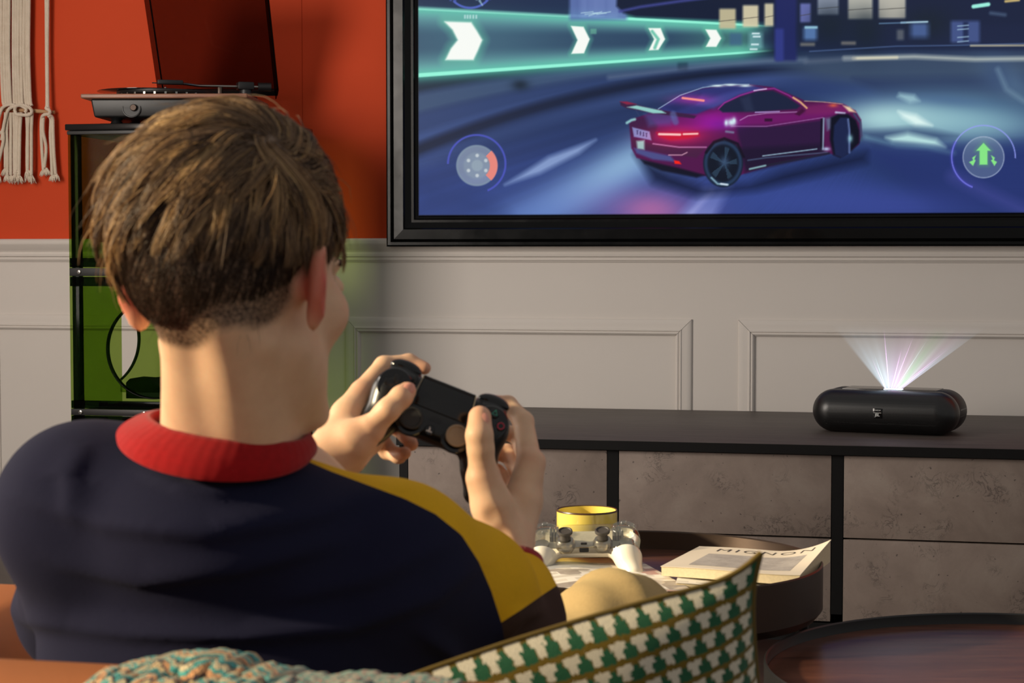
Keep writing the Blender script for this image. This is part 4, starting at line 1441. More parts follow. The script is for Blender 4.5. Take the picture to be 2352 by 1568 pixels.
# ------------------------------------------------------------------ magazines
def paper(name, ink_scale, ink=0.35, base=(226, 217, 200)):
    """page with printed columns and picture blocks"""
    t = NT(name)
    v = t.coord('Object')
    br = t.n('ShaderNodeTexBrick')
    br.inputs['Scale'].default_value = ink_scale
    br.inputs['Color1'].default_value = srgb(base); br.inputs['Color2'].default_value = srgb(*(int(x * .9) for x in base))
    br.inputs['Mortar'].default_value = srgb(240, 233, 220)
    br.inputs['Mortar Size'].default_value = 0.06
    t.link(v, br.inputs['Vector'])
    vo = t.n('ShaderNodeTexVoronoi'); vo.distance = 'CHEBYCHEV'; vo.inputs['Scale'].default_value = ink_scale * 2.4
    t.link(v, vo.inputs['Vector'])
    sep = t.n('ShaderNodeSeparateColor'); t.link(vo.outputs['Color'], sep.inputs[0])
    pic = t.math('GREATER_THAN', sep.outputs[0], 1 - ink)
    pc = t.ramp(sep.outputs[1], [(0.0, srgb(92, 70, 56)), (0.3, srgb(168, 72, 44)), (0.55, srgb(120, 128, 140)), (0.8, srgb(196, 178, 150)), (1.0, srgb(70, 78, 92))], 'CONSTANT')
    nz = t.noise(v, 90, 4)
    pc = t.mix(t.math('MULTIPLY', nz, 0.7), pc, srgb(214, 204, 190))
    t.set(color=t.mix(t.math('MULTIPLY', pic, 0.85), br.outputs[0], pc), rough=0.45)
    return t.m


M_PAGE = plain('page_edges', (216, 200, 164), 0.8, var=0.18, scale=300)
M_COVER = plain('cream_cover', (224, 212, 192), 0.5, var=0.03)
M_GREY = wood('grey_cover_photo', (150, 143, 138), (188, 182, 174), (6, 6, 1), 0.5, 0.0)


def magazine(name, x0, x1, y0, y1, th, bow, mat, loc, rz, label, cat='magazine', n=24):
    """stack of pages whose upper surface follows bow(u, v)"""
    r = empty(name, loc, rz, label, cat)
    us, vs_ = np.linspace(0, 1, n), np.linspace(0, 1, 10)
    def surf(dz0, dz1, nm, m, inset=0.0):
        bm = bmesh.new()
        lay = []
        for dz in (dz0, dz1):
            lay.append([[bm.verts.new((x0 + inset + (x1 - x0 - 2 * inset) * u, y0 + inset + (y1 - y0 - 2 * inset) * v, bow(u, v) * (0.12 + 0.88 * dz / th) + dz)) for v in vs_] for u in us])
        for L_, fl_ in ((lay[0], 1), (lay[1], 0)):
            for i in range(n - 1):
                for j in range(9):
                    q = (L_[i][j], L_[i + 1][j], L_[i + 1][j + 1], L_[i][j + 1])
                    bm.faces.new(q[::-1] if fl_ else q)
        for i in range(n - 1):
            for j in (0, 9):
                bm.faces.new((lay[0][i][j], lay[0][i + 1][j], lay[1][i + 1][j], lay[1][i][j]))
        for j in range(9):
            for i in (0, n - 1):
                bm.faces.new((lay[0][i][j], lay[0][i][j + 1], lay[1][i][j + 1], lay[1][i][j]))
        return finish(nm, bm, m, r, angle=40)
    surf(0.0, th - 0.0008, 'page_block', M_PAGE, 0.0012)
    surf(th - 0.0007, th, 'cover', mat)
    return r


tz = T1Z + 0.0008


def by_corners(fl_, fr2, bl, z):
    """place a sheet from the pixels of its front-left, front-right and back-left corner at height z"""
    A, B, C = at_height(*fl_, z), at_height(*fr2, z), at_height(*bl, z)
    ex = (B - A)[:2]
    w_ = float(np.hypot(*ex))
    ex = ex / w_
    ey = np.array([-ex[1], ex[0]])
    return A, w_, float(np.dot((C - A)[:2], ey)), math.atan2(ex[1], ex[0])


# open magazine under the clear controller
OA, OW, OD, OR = by_corners((1175, 1372), (1400, 1362), (1200, 1300), tz + 0.012)
magazine('open_magazine', 0.0, 0.262, 0.0, OD, 0.011,
         lambda u, v: 0.006 * math.exp(-((u - 0.5) / 0.2) ** 2), paper('printed_pages', 9.0, 0.42),
         (OA[0], OA[1], tz), OR, 'open magazine with printed columns under the white controller')
# pale magazine below the titled one
LA, LW, LD_, LR = by_corners((1552, 1338), (1842, 1346), (1600, 1290), tz + 0.014)
magazine('closed_magazine', 0.0, LW, 0.0, LD_ + 0.05, 0.011, lambda u, v: 0.003 * math.exp(-(u / 0.25) ** 2), paper('pale_back_cover', 11.0, 0.2, (222, 216, 204)),
         (LA[0], LA[1], tz + 0.0005), LR, 'thin pale magazine with striped spine beneath the titled one')
# the titled magazine on top, right corner curling up
MZ = tz + 0.0160
TA, TWd, TDp, TR_ = by_corners((1517, 1300), (1838, 1322), (1574, 1252), MZ + 0.014)
def bow_t(u, v):
    return 0.024 * max(0.0, (u - 0.55) / 0.45) ** 2 * (0.1 + 0.9 * v) + 0.0012 * math.sin(u * 5)
TT_ = magazine('titled_magazine', 0.0, TWd, 0.0, TDp, 0.014, bow_t, M_COVER, (TA[0], TA[1], MZ), TR_, 'cream magazine titled MIGNON with a curled corner, on top')
# printed picture and title follow the cover
def on_cover(u0, u1, v0, v1, mat, nm):
    bm = bmesh.new()
    g = [[bm.verts.new((TWd * u, TDp * v, bow_t(u, v) + 0.0142)) for v in np.linspace(v0, v1, 8)] for u in np.linspace(u0, u1, 20)]
    for i in range(19):
        for j in range(7):
            bm.faces.new((g[i][j], g[i + 1][j], g[i + 1][j + 1], g[i][j + 1]))
    return finish(nm, bm, mat, TT_, smooth=True)
on_cover(0.17, 0.90, 0.12, 0.66, M_GREY, 'cover_photo')
ttl = text_mesh('title_lettering', 'MIGNON', 0.034, plain('title_ink', (52, 48, 46), 0.6), TT_, Matrix.Identity(4), 0.0, sx=0.92, spacing=1.3, thin=0.012)
for v_ in ttl.data.vertices:
    x, y = v_.co.x + TWd * 0.55, v_.co.y + TDp * 0.83
    v_.co = (x, y, bow_t(x / TWd, y / TDp) + 0.0145)

# ------------------------------------------------------------------ implicit surfaces for soft shapes
def smin(a, b, k):
    h = np.clip(0.5 + 0.5 * (b - a) / k, 0, 1)
    return b * (1 - h) + a * h - k * h * (1 - h)


def smax(a, b, k):
    return -smin(-a, -b, k)


def seg(p, a, b, ra, rb):
    a = np.asarray(a, np.float32); b = np.asarray(b, np.float32)
    ab = b - a
    t = np.clip(((p - a) @ ab) / float(ab @ ab + 1e-12), 0, 1)
    return np.linalg.norm(p - a - t[:, None] * ab, axis=1) - (ra + (rb - ra) * t)


def ball(p, c, r):
    return np.linalg.norm(p - np.asarray(c, np.float32), axis=1) - r


def ell(p, c, r, R=None):
    q = p - np.asarray(c, np.float32)
    if R is not None:
        q = q @ np.asarray(R, np.float32)          # columns of R are the local axes
    r = np.asarray(r, np.float32)
    k0 = np.linalg.norm(q / r, axis=1)
    k1 = np.linalg.norm(q / (r * r), axis=1)
    return k0 * (k0 - 1.0) / np.maximum(k1, 1e-6)


def rbox(p, c, hs, r, R=None):
    q = p - np.asarray(c, np.float32)
    if R is not None:
        q = q @ np.asarray(R, np.float32)
    q = np.abs(q) - (np.asarray(hs, np.float32) - r)
    return np.linalg.norm(np.maximum(q, 0), axis=1) + np.minimum(q.max(1), 0) - r


def chain(p, pts, rads, k=0.004):
    d = None
    for i in range(len(pts) - 1):
        e = seg(p, pts[i], pts[i + 1], rads[i], rads[i + 1])
        d = e if d is None else smin(d, e, k)
    return d


def surface_net(fn, lo, hi, h):
    lo = np.asarray(lo, np.float64); hi = np.asarray(hi, np.float64)
    n = np.ceil((hi - lo) / h).astype(int) + 1
    ax = [lo[i] + h * np.arange(n[i]) for i in range(3)]
    d = np.empty(n, np.float32)
    step = max(1, int(600000 // (n[1] * n[2])))
    for i in range(0, n[0], step):
        g = np.stack(np.meshgrid(ax[0][i:i + step], ax[1], ax[2], indexing='ij'), -1).reshape(-1, 3).astype(np.float32)
        d[i:i + step] = fn(g).reshape(-1, n[1], n[2])
    s = d < 0
    cnt = np.zeros(n - 1, np.int8)
    offs = [(a, b, c) for a in (0, 1) for b in (0, 1) for c in (0, 1)]
    for a, b, c in offs:
        cnt += s[a:n[0] - 1 + a, b:n[1] - 1 + b, c:n[2] - 1 + c]
    act = np.argwhere((cnt > 0) & (cnt < 8))
    idx = -np.ones(n - 1, np.int32)
    idx[act[:, 0], act[:, 1], act[:, 2]] = np.arange(len(act))
    acc = np.zeros((len(act), 3)); num = np.zeros(len(act))
    for o in offs:
        for axis in range(3):
            if o[axis]: continue
            o2 = list(o); o2[axis] = 1
            da = d[act[:, 0] + o[0], act[:, 1] + o[1], act[:, 2] + o[2]]
            db = d[act[:, 0] + o2[0], act[:, 1] + o2[1], act[:, 2] + o2[2]]
            m = (da < 0) != (db < 0)
            t = np.where(m, da / np.where(m, da - db, 1), 0)
            pt = np.tile(np.array(o, float), (len(act), 1))
            pt[:, axis] += t
            acc[m] += pt[m]; num[m] += 1
    v = lo + (act + acc / num[:, None]) * h
    faces = []
    for axis in range(3):
        u, w = (axis + 1) % 3, (axis + 2) % 3
        sl0 = [slice(None)] * 3; sl1 = [slice(None)] * 3
        sl0[axis] = slice(0, -1); sl1[axis] = slice(1, None)
        a, b = s[tuple(sl0)], s[tuple(sl1)]
        e = np.argwhere(a != b)
        e = e[(e[:, u] > 0) & (e[:, w] > 0) & (e[:, u] < n[u] - 1) & (e[:, w] < n[w] - 1)]
        flip = a[e[:, 0], e[:, 1], e[:, 2]]
        q = []
        for du, dw in ((1, 1), (0, 1), (0, 0), (1, 0)):
            c = e.copy(); c[:, u] -= du; c[:, w] -= dw
            q.append(idx[c[:, 0], c[:, 1], c[:, 2]])
        q = np.stack(q, 1)
        q[~flip] = q[~flip][:, ::-1]
        faces.append(q)
    f = np.concatenate(faces)
    f = f[(f >= 0).all(1)]
    return v, f


def relax(v, f, it=2, lam=0.5):
    """few laplacian steps on a quad mesh"""
    n = len(v)
    ed = np.concatenate([f[:, [0, 1]], f[:, [1, 2]], f[:, [2, 3]], f[:, [3, 0]]])
    deg = np.bincount(ed.ravel(), minlength=n).astype(float)[:, None]
    for _ in range(it):
        acc = np.zeros_like(v)
        for k in range(3):
            acc[:, k] = np.bincount(ed[:, 0], v[ed[:, 1], k], n) + np.bincount(ed[:, 1], v[ed[:, 0], k], n)
        v = v * (1 - lam) + lam * acc / np.maximum(deg, 1)
    return v


def vnormals(v, f):
    fn_ = np.cross(v[f[:, 2]] - v[f[:, 0]], v[f[:, 3]] - v[f[:, 1]])
    nn = np.zeros_like(v)
    for k in range(4):
        for c in range(3):
            nn[:, c] += np.bincount(f[:, k], fn_[:, c], len(v))
    return nn / np.maximum(np.linalg.norm(nn, axis=1, keepdims=True), 1e-12)


def split_field(v, tri, s):
    """cut a triangle mesh along s = 0, returns (verts, tris) of the side s < 0 and of the side s >= 0"""
    v = np.asarray(v); s = np.asarray(s, float).copy()
    s[np.abs(s) < 1e-7] = 1e-7
    verts = list(map(tuple, v)); cache = {}
    neg, pos = [], []
    sg = s < 0
    k = sg[tri].sum(1)
    neg += tri[k == 3].tolist(); pos += tri[k == 0].tolist()
    def cut(a, b):
        key = (a, b) if a < b else (b, a)
        if key not in cache:
            t = s[a] / (s[a] - s[b])
            cache[key] = len(verts)
            verts.append(tuple(v[a] + (v[b] - v[a]) * t))
        return cache[key]
    for t in tri[(k == 1) | (k == 2)].tolist():
        odd = [i for i in range(3) if sg[t[i]] == (sum(sg[j] for j in t) == 1)][0]
        a, b, c = t[odd], t[(odd + 1) % 3], t[(odd + 2) % 3]
        p, q = cut(a, b), cut(a, c)
        one, two = [[a, p, q]], [[p, b, c], [p, c, q]]
        if sg[a]: neg += one; pos += two
        else: pos += one; neg += two
    V = np.array(verts)
    out = []
    for T in (neg, pos):
        T = np.array(T, int).reshape(-1, 3)
        used, inv = np.unique(T.ravel(), return_inverse=True)
        out.append((V[used], inv.reshape(-1, 3)))
    return out


def quads_to_tris(f):
    return np.concatenate([f[:, [0, 1, 2]], f[:, [0, 2, 3]]])


# ------------------------------------------------------------------ the player: skin
ZH = 1.45
O_H = P(541, 657, ZH)
TH = math.radians(29)
ROLL = math.radians(-3.0)
Rz = np.array([[math.cos(TH), math.sin(TH), 0], [-math.sin(TH), math.cos(TH), 0], [0, 0, 1.0]])   # columns: right, forward, up
PITCH = math.radians(-4)
Rx = np.array([[1, 0, 0], [0, math.cos(PITCH), -math.sin(PITCH)], [0, math.sin(PITCH), math.cos(PITCH)]])
RH = Rz @ Rx
HS = 1.0


def hd_(r, f, u):
    """head coordinates (right, forward, up) -> world"""
    return O_H + RH @ (np.array([r, f, u]) * HS)


NECK_B = P(530, 1052, 1.508)


def cranium(q):
    d = ell(q, (0.001, -0.012, 0.052), (0.0735, 0.095, 0.085))
    d = smin(d, ell(q, (0, -0.043, 0.020), (0.060, 0.058, 0.060)), 0.03)
    return d


def head_sdf(p):
    q = ((p - O_H.astype(np.float32)) @ RH.astype(np.float32)) / HS
    d = cranium(q)
    d = smin(d, ell(q, (0, 0.037, -0.030), (0.056, 0.054, 0.080)), 0.03)
    for s in (-1, 1):
        d = smin(d, seg(q, (s * 0.046, 0.014, -0.048), (s * 0.020, 0.084, -0.100), 0.017, 0.014), 0.022)
        d = smin(d, ball(q, (s * 0.044, 0.060, -0.018), 0.020), 0.02)
        d = smin(d, ell(q, (s * 0.028, 0.082, 0.022), (0.015, 0.010, 0.008)), 0.012)
        d = smax(d, -ell(q, (s * 0.031, 0.102, 0.004), (0.016, 0.014, 0.011)), 0.010)
        d = smin(d, ell(q, (s * 0.031, 0.083, 0.004), (0.014, 0.012, 0.010)), 0.005)
    d = smin(d, seg(q, (0, 0.094, 0.014), (0, 0.116, -0.024), 0.006, 0.010), 0.012)
    for s in (-1, 1):
        d = smin(d, ball(q, (s * 0.011, 0.106, -0.027), 0.007), 0.006)
    d = smin(d, ell(q, (0, 0.096, -0.053), (0.022, 0.010, 0.005)), 0.006)
    d = smin(d, ell(q, (0, 0.094, -0.064), (0.020, 0.010, 0.006)), 0.006)
    d = smin(d, ball(q, (0, 0.088, -0.094), 0.016), 0.015)
    # ears: a cupped leaf standing off the skull
    for s in (-1, 1):
        R = np.array([[0.55 * s, 0.835, 0], [-0.835 * 1.0, 0.55 * s, 0], [0, 0, 1.0]]).T
        ax_n = np.array([s * 0.86, 0.50, 0.0]); ax_f = np.array([-s * 0.50, 0.86, -0.12]); ax_f /= np.linalg.norm(ax_f)
        ax_u = np.cross(ax_n, ax_f); ax_u /= np.linalg.norm(ax_u)
        if ax_u[2] < 0: ax_u = -ax_u
        Re = np.stack([ax_f, ax_u, ax_n], 1)
        c = np.array([0.0790, -0.004, 0.004]) if s > 0 else np.array([-0.0800, -0.020, 0.000])
        leaf = ell(q, c, (0.0155, 0.027, 0.0052), Re)
        qq = (q - c.astype(np.float32)) @ Re.astype(np.float32)
        # rim: elliptical ring
        a = np.arctan2(qq[:, 1] / 0.027, qq[:, 0] / 0.0145)
        ring = np.sqrt((qq[:, 0] - 0.0142 * np.cos(a)) ** 2 + (qq[:, 1] - 0.0250 * np.sin(a)) ** 2 + (qq[:, 2] - 0.004) ** 2) - 0.0042
        leaf = smin(leaf, ring, 0.004)
        leaf = smax(leaf, -ell(q, c + ax_n * 0.009, (0.0100, 0.020, 0.006), Re), 0.004)
        leaf = smin(leaf, ell(q, c - ax_u * 0.027 + ax_f * 0.004, (0.010, 0.011, 0.0052), Re), 0.006)   # lobe
        leaf = smin(leaf, seg(q, c - ax_n * 0.016 + ax_f * 0.012, c + ax_f * 0.004, 0.015, 0.008), 0.008)   # root
        d = smin(d, leaf, 0.005)
    d = d * HS
    # neck with its tendons, down into the collar
    nk0 = hd_(0.010, -0.012, -0.020)
    d = smin(d, seg(p, nk0, NECK_B, 0.0460, 0.0570), 0.020)
    for s in (-1, 1):
        d = smin(d, seg(p, hd_(s * 0.046, -0.022, -0.045), NECK_B + np.array([s * 0.030, 0.035, -0.01]), 0.008, 0.012), 0.016)
    d = smin(d, seg(p, hd_(-0.012, -0.046, -0.030), NECK_B + np.array([-0.024, -0.026, 0]), 0.018, 0.026), 0.016)
    d = smin(d, seg(p, hd_(0.030, -0.050, -0.030), NECK_B + np.array([0.026, -0.026, 0]), 0.018, 0.026), 0.016)
    return d


hv, hf = surface_net(head_sdf, O_H + np.array([-0.155, -0.165, -0.185]), O_H + np.array([0.165, 0.185, 0.175]), 0.0028)
hv = relax(hv, hf, 1, 0.4)

# hands -------------------------------------------------------------------------------------
ZC = 1.80
def J(px, py, z): return P(px, py, z)
def RR(px, z=ZC): return S(px, z)


def build_hand(spec, lo_pad=0.03, h=0.0014):
    palm, fingers, nails, cuts = spec
    allp = [pt for c in palm + fingers for pt in c[0]]
    A = np.array([J(*q) for q in allp])
    def fn(p):
        d = None
        for pts, rads in palm:
            e = chain(p, [J(*q) for q in pts], [RR(r) for r in rads], 0.006)
            d = e if d is None else smin(d, e, 0.011)
        for pts, rads in fingers:
            e = chain(p, [J(*q) for q in pts], [RR(r) for r in rads], 0.004)
            d = smin(d, e, 0.0035)
        for c, r in cuts:
            d = smax(d, -ball(p, J(*c), RR(r)), 0.008)
        return d
    v, f = surface_net(fn, A.min(0) - lo_pad, A.max(0) + lo_pad, h)
    return relax(v, f, 1, 0.5), f


LH = ([  # palm, as fans of bones from wrist to knuckles
    ([(640, 1130, 1.735), (705, 1085, 1.750), (768, 1030, 1.770)], [56, 54, 50]),
    ([(768, 1030, 1.770), (800, 955, 1.795), (832, 902, 1.812)], [48, 40, 30]),
    ([(772, 1030, 1.776), (815, 965, 1.812), (850, 925, 1.838)], [46, 38, 28]),
    ([(790, 1035, 1.780), (835, 985, 1.820), (862, 965, 1.850)], [46, 36, 27]),
    ([(800, 1045, 1.782), (845, 1010, 1.820), (868, 1000, 1.855)], [44, 34, 25]),
    ([(775, 1040, 1.762), (815, 1010, 1.760), (850, 985, 1.757)], [46, 46, 35]),
], [
    ([(832, 902, 1.812), (882, 840, 1.833), (940, 832, 1.843), (975, 845, 1.838)], [28, 22.5, 19.5, 15.5]),
    ([(850, 925, 1.838), (905, 880, 1.868), (955, 900, 1.874), (985, 930, 1.866)], [27, 21, 19, 15]),
    ([(862, 965, 1.850), (905, 975, 1.880), (935, 1000, 1.868), (945, 1020, 1.846)], [26, 21, 19, 16]),
    ([(868, 1000, 1.855), (890, 1035, 1.868), (915, 1046, 1.850), (930, 1040, 1.832)], [24, 20, 18, 15]),
    ([(845, 985, 1.758), (893, 940, 1.750), (922, 911, 1.755), (935, 898, 1.762)], [33, 26, 25, 21]),
], [], [((835, 935, 1.755), 14)])
RHD = ([
    ([(1196, 1420, 1.700), (1184, 1330, 1.728), (1168, 1250, 1.758)], [60, 54, 48]),
    ([(1170, 1250, 1.758), (1196, 1150, 1.785), (1216, 1062, 1.806)], [46, 40, 31]),
    ([(1222, 1090, 1.802), (1226, 1062, 1.806)], [20, 23]),
    ([(1175, 1245, 1.765), (1206, 1150, 1.800), (1222, 1075, 1.830)], [44, 38, 29]),
    ([(1165, 1245, 1.770), (1190, 1160, 1.812), (1210, 1100, 1.850)], [44, 38, 28]),
    ([(1155, 1245, 1.772), (1165, 1170, 1.818), (1185, 1125, 1.858)], [44, 38, 26]),
    ([(1160, 1240, 1.752), (1130, 1160, 1.752), (1110, 1098, 1.752)], [46, 46, 40]),
], [
    ([(1216, 1062, 1.806), (1202, 968, 1.840), (1168, 928, 1.858), (1128, 921, 1.852)], [29, 24, 19.5, 16]),
    ([(1222, 1075, 1.830), (1190, 1000, 1.884), (1130, 985, 1.880)], [27, 21, 17]),
    ([(1210, 1100, 1.850), (1165, 1040, 1.898), (1100, 1040, 1.880)], [26, 21, 17]),
    ([(1185, 1125, 1.858), (1140, 1085, 1.895), (1082, 1082, 1.858), (1074, 1090, 1.84)], [24, 20, 17, 14]),
    ([(1112, 1095, 1.752), (1104, 1030, 1.746), (1101, 1000, 1.745), (1102, 958, 1.754)], [35, 29.5, 30, 26]),
], [], [((1160, 1046, 1.752), 17), ((1168, 1128, 1.728), 27), ((1128, 1190, 1.722), 20), ((1150, 1230, 1.724), 18)])
lhv, lhf = build_hand(LH)
rhv, rhf = build_hand(RHD)

# rest of the body (under the clothes), arms and legs: coarse
L_SH, R_SH = P(195, 1180, 1.53), P(915, 1300, 1.53)
L_EL, R_EL = P(190, 1400, 1.72), P(1150, 1490, 1.655)
L_WR, R_WR = P(705, 1085, 1.750), P(1184, 1330, 1.728)
HIP = P(560, 1900, 1.62); HIP[2] = 0.36
R_KN = P(1412, 1462, 2.02)
L_KN = np.array([HIP[0] - 0.30, 2.06, R_KN[2] - 0.02])
R_HP = HIP + np.array([0.10, 0.02, 0.0]); L_HP = HIP + np.array([-0.10, 0.02, 0])
R_AN = np.array([R_KN[0] + 0.01, R_KN[1] + 0.12, 0.09]); L_AN = np.array([L_KN[0], L_KN[1] + 0.12, 0.09])


def trunk_sdf(p):
    d = seg(p, HIP, P(545, 1300, 1.57), 0.12, 0.125)
    d = smin(d, seg(p, L_SH, R_SH, 0.044, 0.044), 0.03)
    d = smin(d, seg(p, P(535, 1260, 1.55), NECK_B + np.array([0, 0.0, -0.02]), 0.045, 0.045), 0.02)
    for sh, el, wr in ((L_SH, L_EL, L_WR), (R_SH, R_EL, R_WR)):
        d = smin(d, chain(p, [sh, el, wr], [0.048, 0.036, 0.0225], 0.01), 0.02)
    for hp, kn, an in ((L_HP, L_KN, L_AN), (R_HP, R_KN, R_AN)):
        d = smin(d, chain(p, [hp, kn, an], [0.072, 0.052, 0.036], 0.01), 0.03)
        d = smin(d, chain(p, [an, an + np.array([0.0, 0.02, -0.045]), an + np.array([0.01, 0.17, -0.065])], [0.036, 0.036, 0.024], 0.01), 0.02)
    return d


tv_, tf_ = surface_net(trunk_sdf, (HIP[0] - 0.46, 1.36, -0.01), (R_KN[0] + 0.10, 2.42, 0.90), 0.013)

PR = np.array([HIP[0], HIP[1], 0.0])
person = empty('person', PR, 0, 'person in a navy and yellow sweatshirt seen from behind, gaming with a black controller', 'person')


def skin_mat():
    t = NT('skin')
    v = t.coord('Object')
    st = t.n('ShaderNodeAttribute'); st.attribute_name = 'stubble'
    rd = t.n('ShaderNodeAttribute'); rd.attribute_name = 'ruddy_backlit'
    nz = t.noise(v, 55, 5, 0.6)
    fine = t.noise(v, 420, 3, 0.6)
    base = t.mix(nz, srgb(214, 170, 138), srgb(238, 200, 166))
    base = t.mix(rd.outputs['Fac'], base, srgb(200, 84, 66))
    dots = t.math('MULTIPLY', t.math('SUBTRACT', fine, 0.30), 2.4, clamp=True)
    hair = t.math('MULTIPLY', st.outputs['Fac'], t.math('ADD', t.math('MULTIPLY', dots, 0.5), 0.55), clamp=True)
    t.set(color=t.mix(hair, base, srgb(38, 24, 18)), rough=0.5, sss=0.28, spec=0.35)
    t.b.inputs['Subsurface Radius'].default_value = (1.0, 0.35, 0.18)
    t.b.inputs['Subsurface Scale'].default_value = 0.005
    t.bump(t.noise(v, 260, 4, 0.6), 0.10, 0.0008)
    return t.m


M_SKIN = skin_mat()
BV = np.concatenate([hv, lhv, rhv, tv_])
BF = np.concatenate([hf, lhf + len(hv), rhf + len(hv) + len(lhv), tf_ + len(hv) + len(lhv) + len(rhv)])
body = np_mesh('body', BV, BF, M_SKIN, person, True, PR)

# where hair grows, in head coordinates: value > 0 inside the hairline
def hair_field(q):
    """q (n,3) head coordinates (right, forward, up)"""
    r, f, u = q[:, 0], q[:, 1], q[:, 2]
    # lower limit of the hair as a function of how far forward a point lies
    ff = np.clip(f, -0.12, 0.12)
    nape = -0.064 - 0.014 * np.clip(1 - np.abs(r) / 0.05, 0, 1)
    lim = np.where(ff < -0.035, nape, np.where(ff < 0.012, nape + (ff + 0.035) / 0.047 * 0.086, 0.028 + np.clip(ff - 0.012, 0, 1) * 0.55))
    side = np.where((ff > 0.016) & (ff < 0.036) & (np.abs(r) > 0.05), -0.012, 1.0)       # side burns in front of the ears
    lim = np.minimum(lim, side)
    lim = np.where(ff > 0.062, 0.055 + (ff - 0.062) * 1.0, lim)
    return u - lim


def to_head(v):
    return ((v - O_H) @ RH) / HS


hq = to_head(hv)
cr = cranium(hq.astype(np.float32))
near_skull = np.clip(1 - np.abs(cr) / 0.012, 0, 1)
stub = np.zeros(len(BV)); rud_lit = np.zeros(len(BV))
hfld = hair_field(hq)
ear_r = np.minimum(np.linalg.norm((hq - np.array([0.086, -0.004, 0.0])) / np.array([1, 1, 1.6]), axis=1), np.linalg.norm((hq - np.array([-0.087, -0.020, -0.002])) / np.array([1, 1, 1.6]), axis=1))
stub[:len(hv)] = np.clip(0.15 + hfld / 0.030, 0, 1) * np.clip(near_skull * 2.5, 0, 1) * (hfld > -0.006) * np.clip((ear_r - 0.020) / 0.006, 0, 1)
rud_lit[:len(hv)] = np.clip(1 - (ear_r - 0.012) / 0.014, 0, 1) * 0.95 + np.clip(1 - np.linalg.norm(hq - np.array([0.05, 0.07, -0.03]), axis=1) / 0.035, 0, 1) * 0.25  # ears: backlit red put into the skin colour; cheek: own flush
hp_ = BV[len(hv):len(hv) + len(lhv) + len(rhv)]
tips = [J(*c[0][-1]) for c in LH[1] + RHD[1]] + [J(*c[0][0]) for c in LH[1] + RHD[1]]
dt = np.min([np.linalg.norm(hp_ - t, axis=1) for t in tips], axis=0)
rud_lit[len(hv):len(hv) + len(hp_)] = np.clip(1 - dt / 0.022, 0, 1) * 0.38
add_attr(body, 'stubble', stub)
add_attr(body, 'ruddy_backlit', rud_lit)

# finger nails on the two thumbs
M_NAIL = plain('finger_nail', (226, 158, 138), 0.28, var=0.04)
def nail(cen, along, out, w, l, name='thumb_nail'):
    a = Vector(along).normalized(); o_ = Vector(out); o_ = (o_ - a * o_.dot(a)).normalized(); s_ = a.cross(o_)
    bm = bmesh.new()
    bmesh.ops.create_uvsphere(bm, u_segments=20, v_segments=12, radius=1.0)
    M = Matrix(((s_.x * w, a.x * l, o_.x * 0.0022, cen[0] - PR[0]), (s_.y * w, a.y * l, o_.y * 0.0022, cen[1] - PR[1]), (s_.z * w, a.z * l, o_.z * 0.0022, cen[2] - PR[2]), (0, 0, 0, 1)))
    bmesh.ops.transform(bm, matrix=M, verts=bm.verts)
    finish(name, bm, M_NAIL, body, smooth=True)
r0, r1 = J(1101, 1000, 1.745), J(1102, 958, 1.754)
nail(J(1106, 962, 1.754 - RR(25.0)), r1 - r0, J(1106, 962, 1.70) - J(1106, 962, 1.76), RR(17), RR(19))
l0, l1 = J(893, 940, 1.750), J(935, 898, 1.762)
nail(J(939, 893, 1.760 - RR(19.5)), l1 - l0, J(950, 885, 1.735) - J(938, 894, 1.765), RR(13), RR(17))

# eyes and eyebrows
M_EYE = plain('eye_white', (232, 226, 218), 0.2, var=0.03)
M_IRIS = plain('brown_iris', (70, 46, 30), 0.15)
M_BROW = plain('eyebrow_hair', (62, 42, 30), 0.8, var=0.3, scale=400)
for s in (-1, 1):
    for nm, r_, f_, rad, m in (('eye', 0.031, 0.0845, 0.0115, M_EYE), ('iris', 0.031, 0.0905, 0.0060, M_IRIS)):
        bm = bmesh.new()
        bmesh.ops.create_uvsphere(bm, u_segments=20, v_segments=12, radius=rad)
        bmesh.ops.translate(bm, vec=Vector(hd_(s * r_, f_, 0.004) - PR), verts=bm.verts)
        finish(nm, bm, m, body, smooth=True)
    bm = bmesh.new()
    add_tube(bm, [hd_(s * x, f_, u_) - PR for x, f_, u_ in ((0.014, 0.094, 0.021), (0.026, 0.0945, 0.0250), (0.037, 0.089, 0.0255), (0.046, 0.079, 0.0215))], [0.0022, 0.0030, 0.0026, 0.0010], 8)
    finish('eyebrow', bm, M_BROW, body, smooth=True)

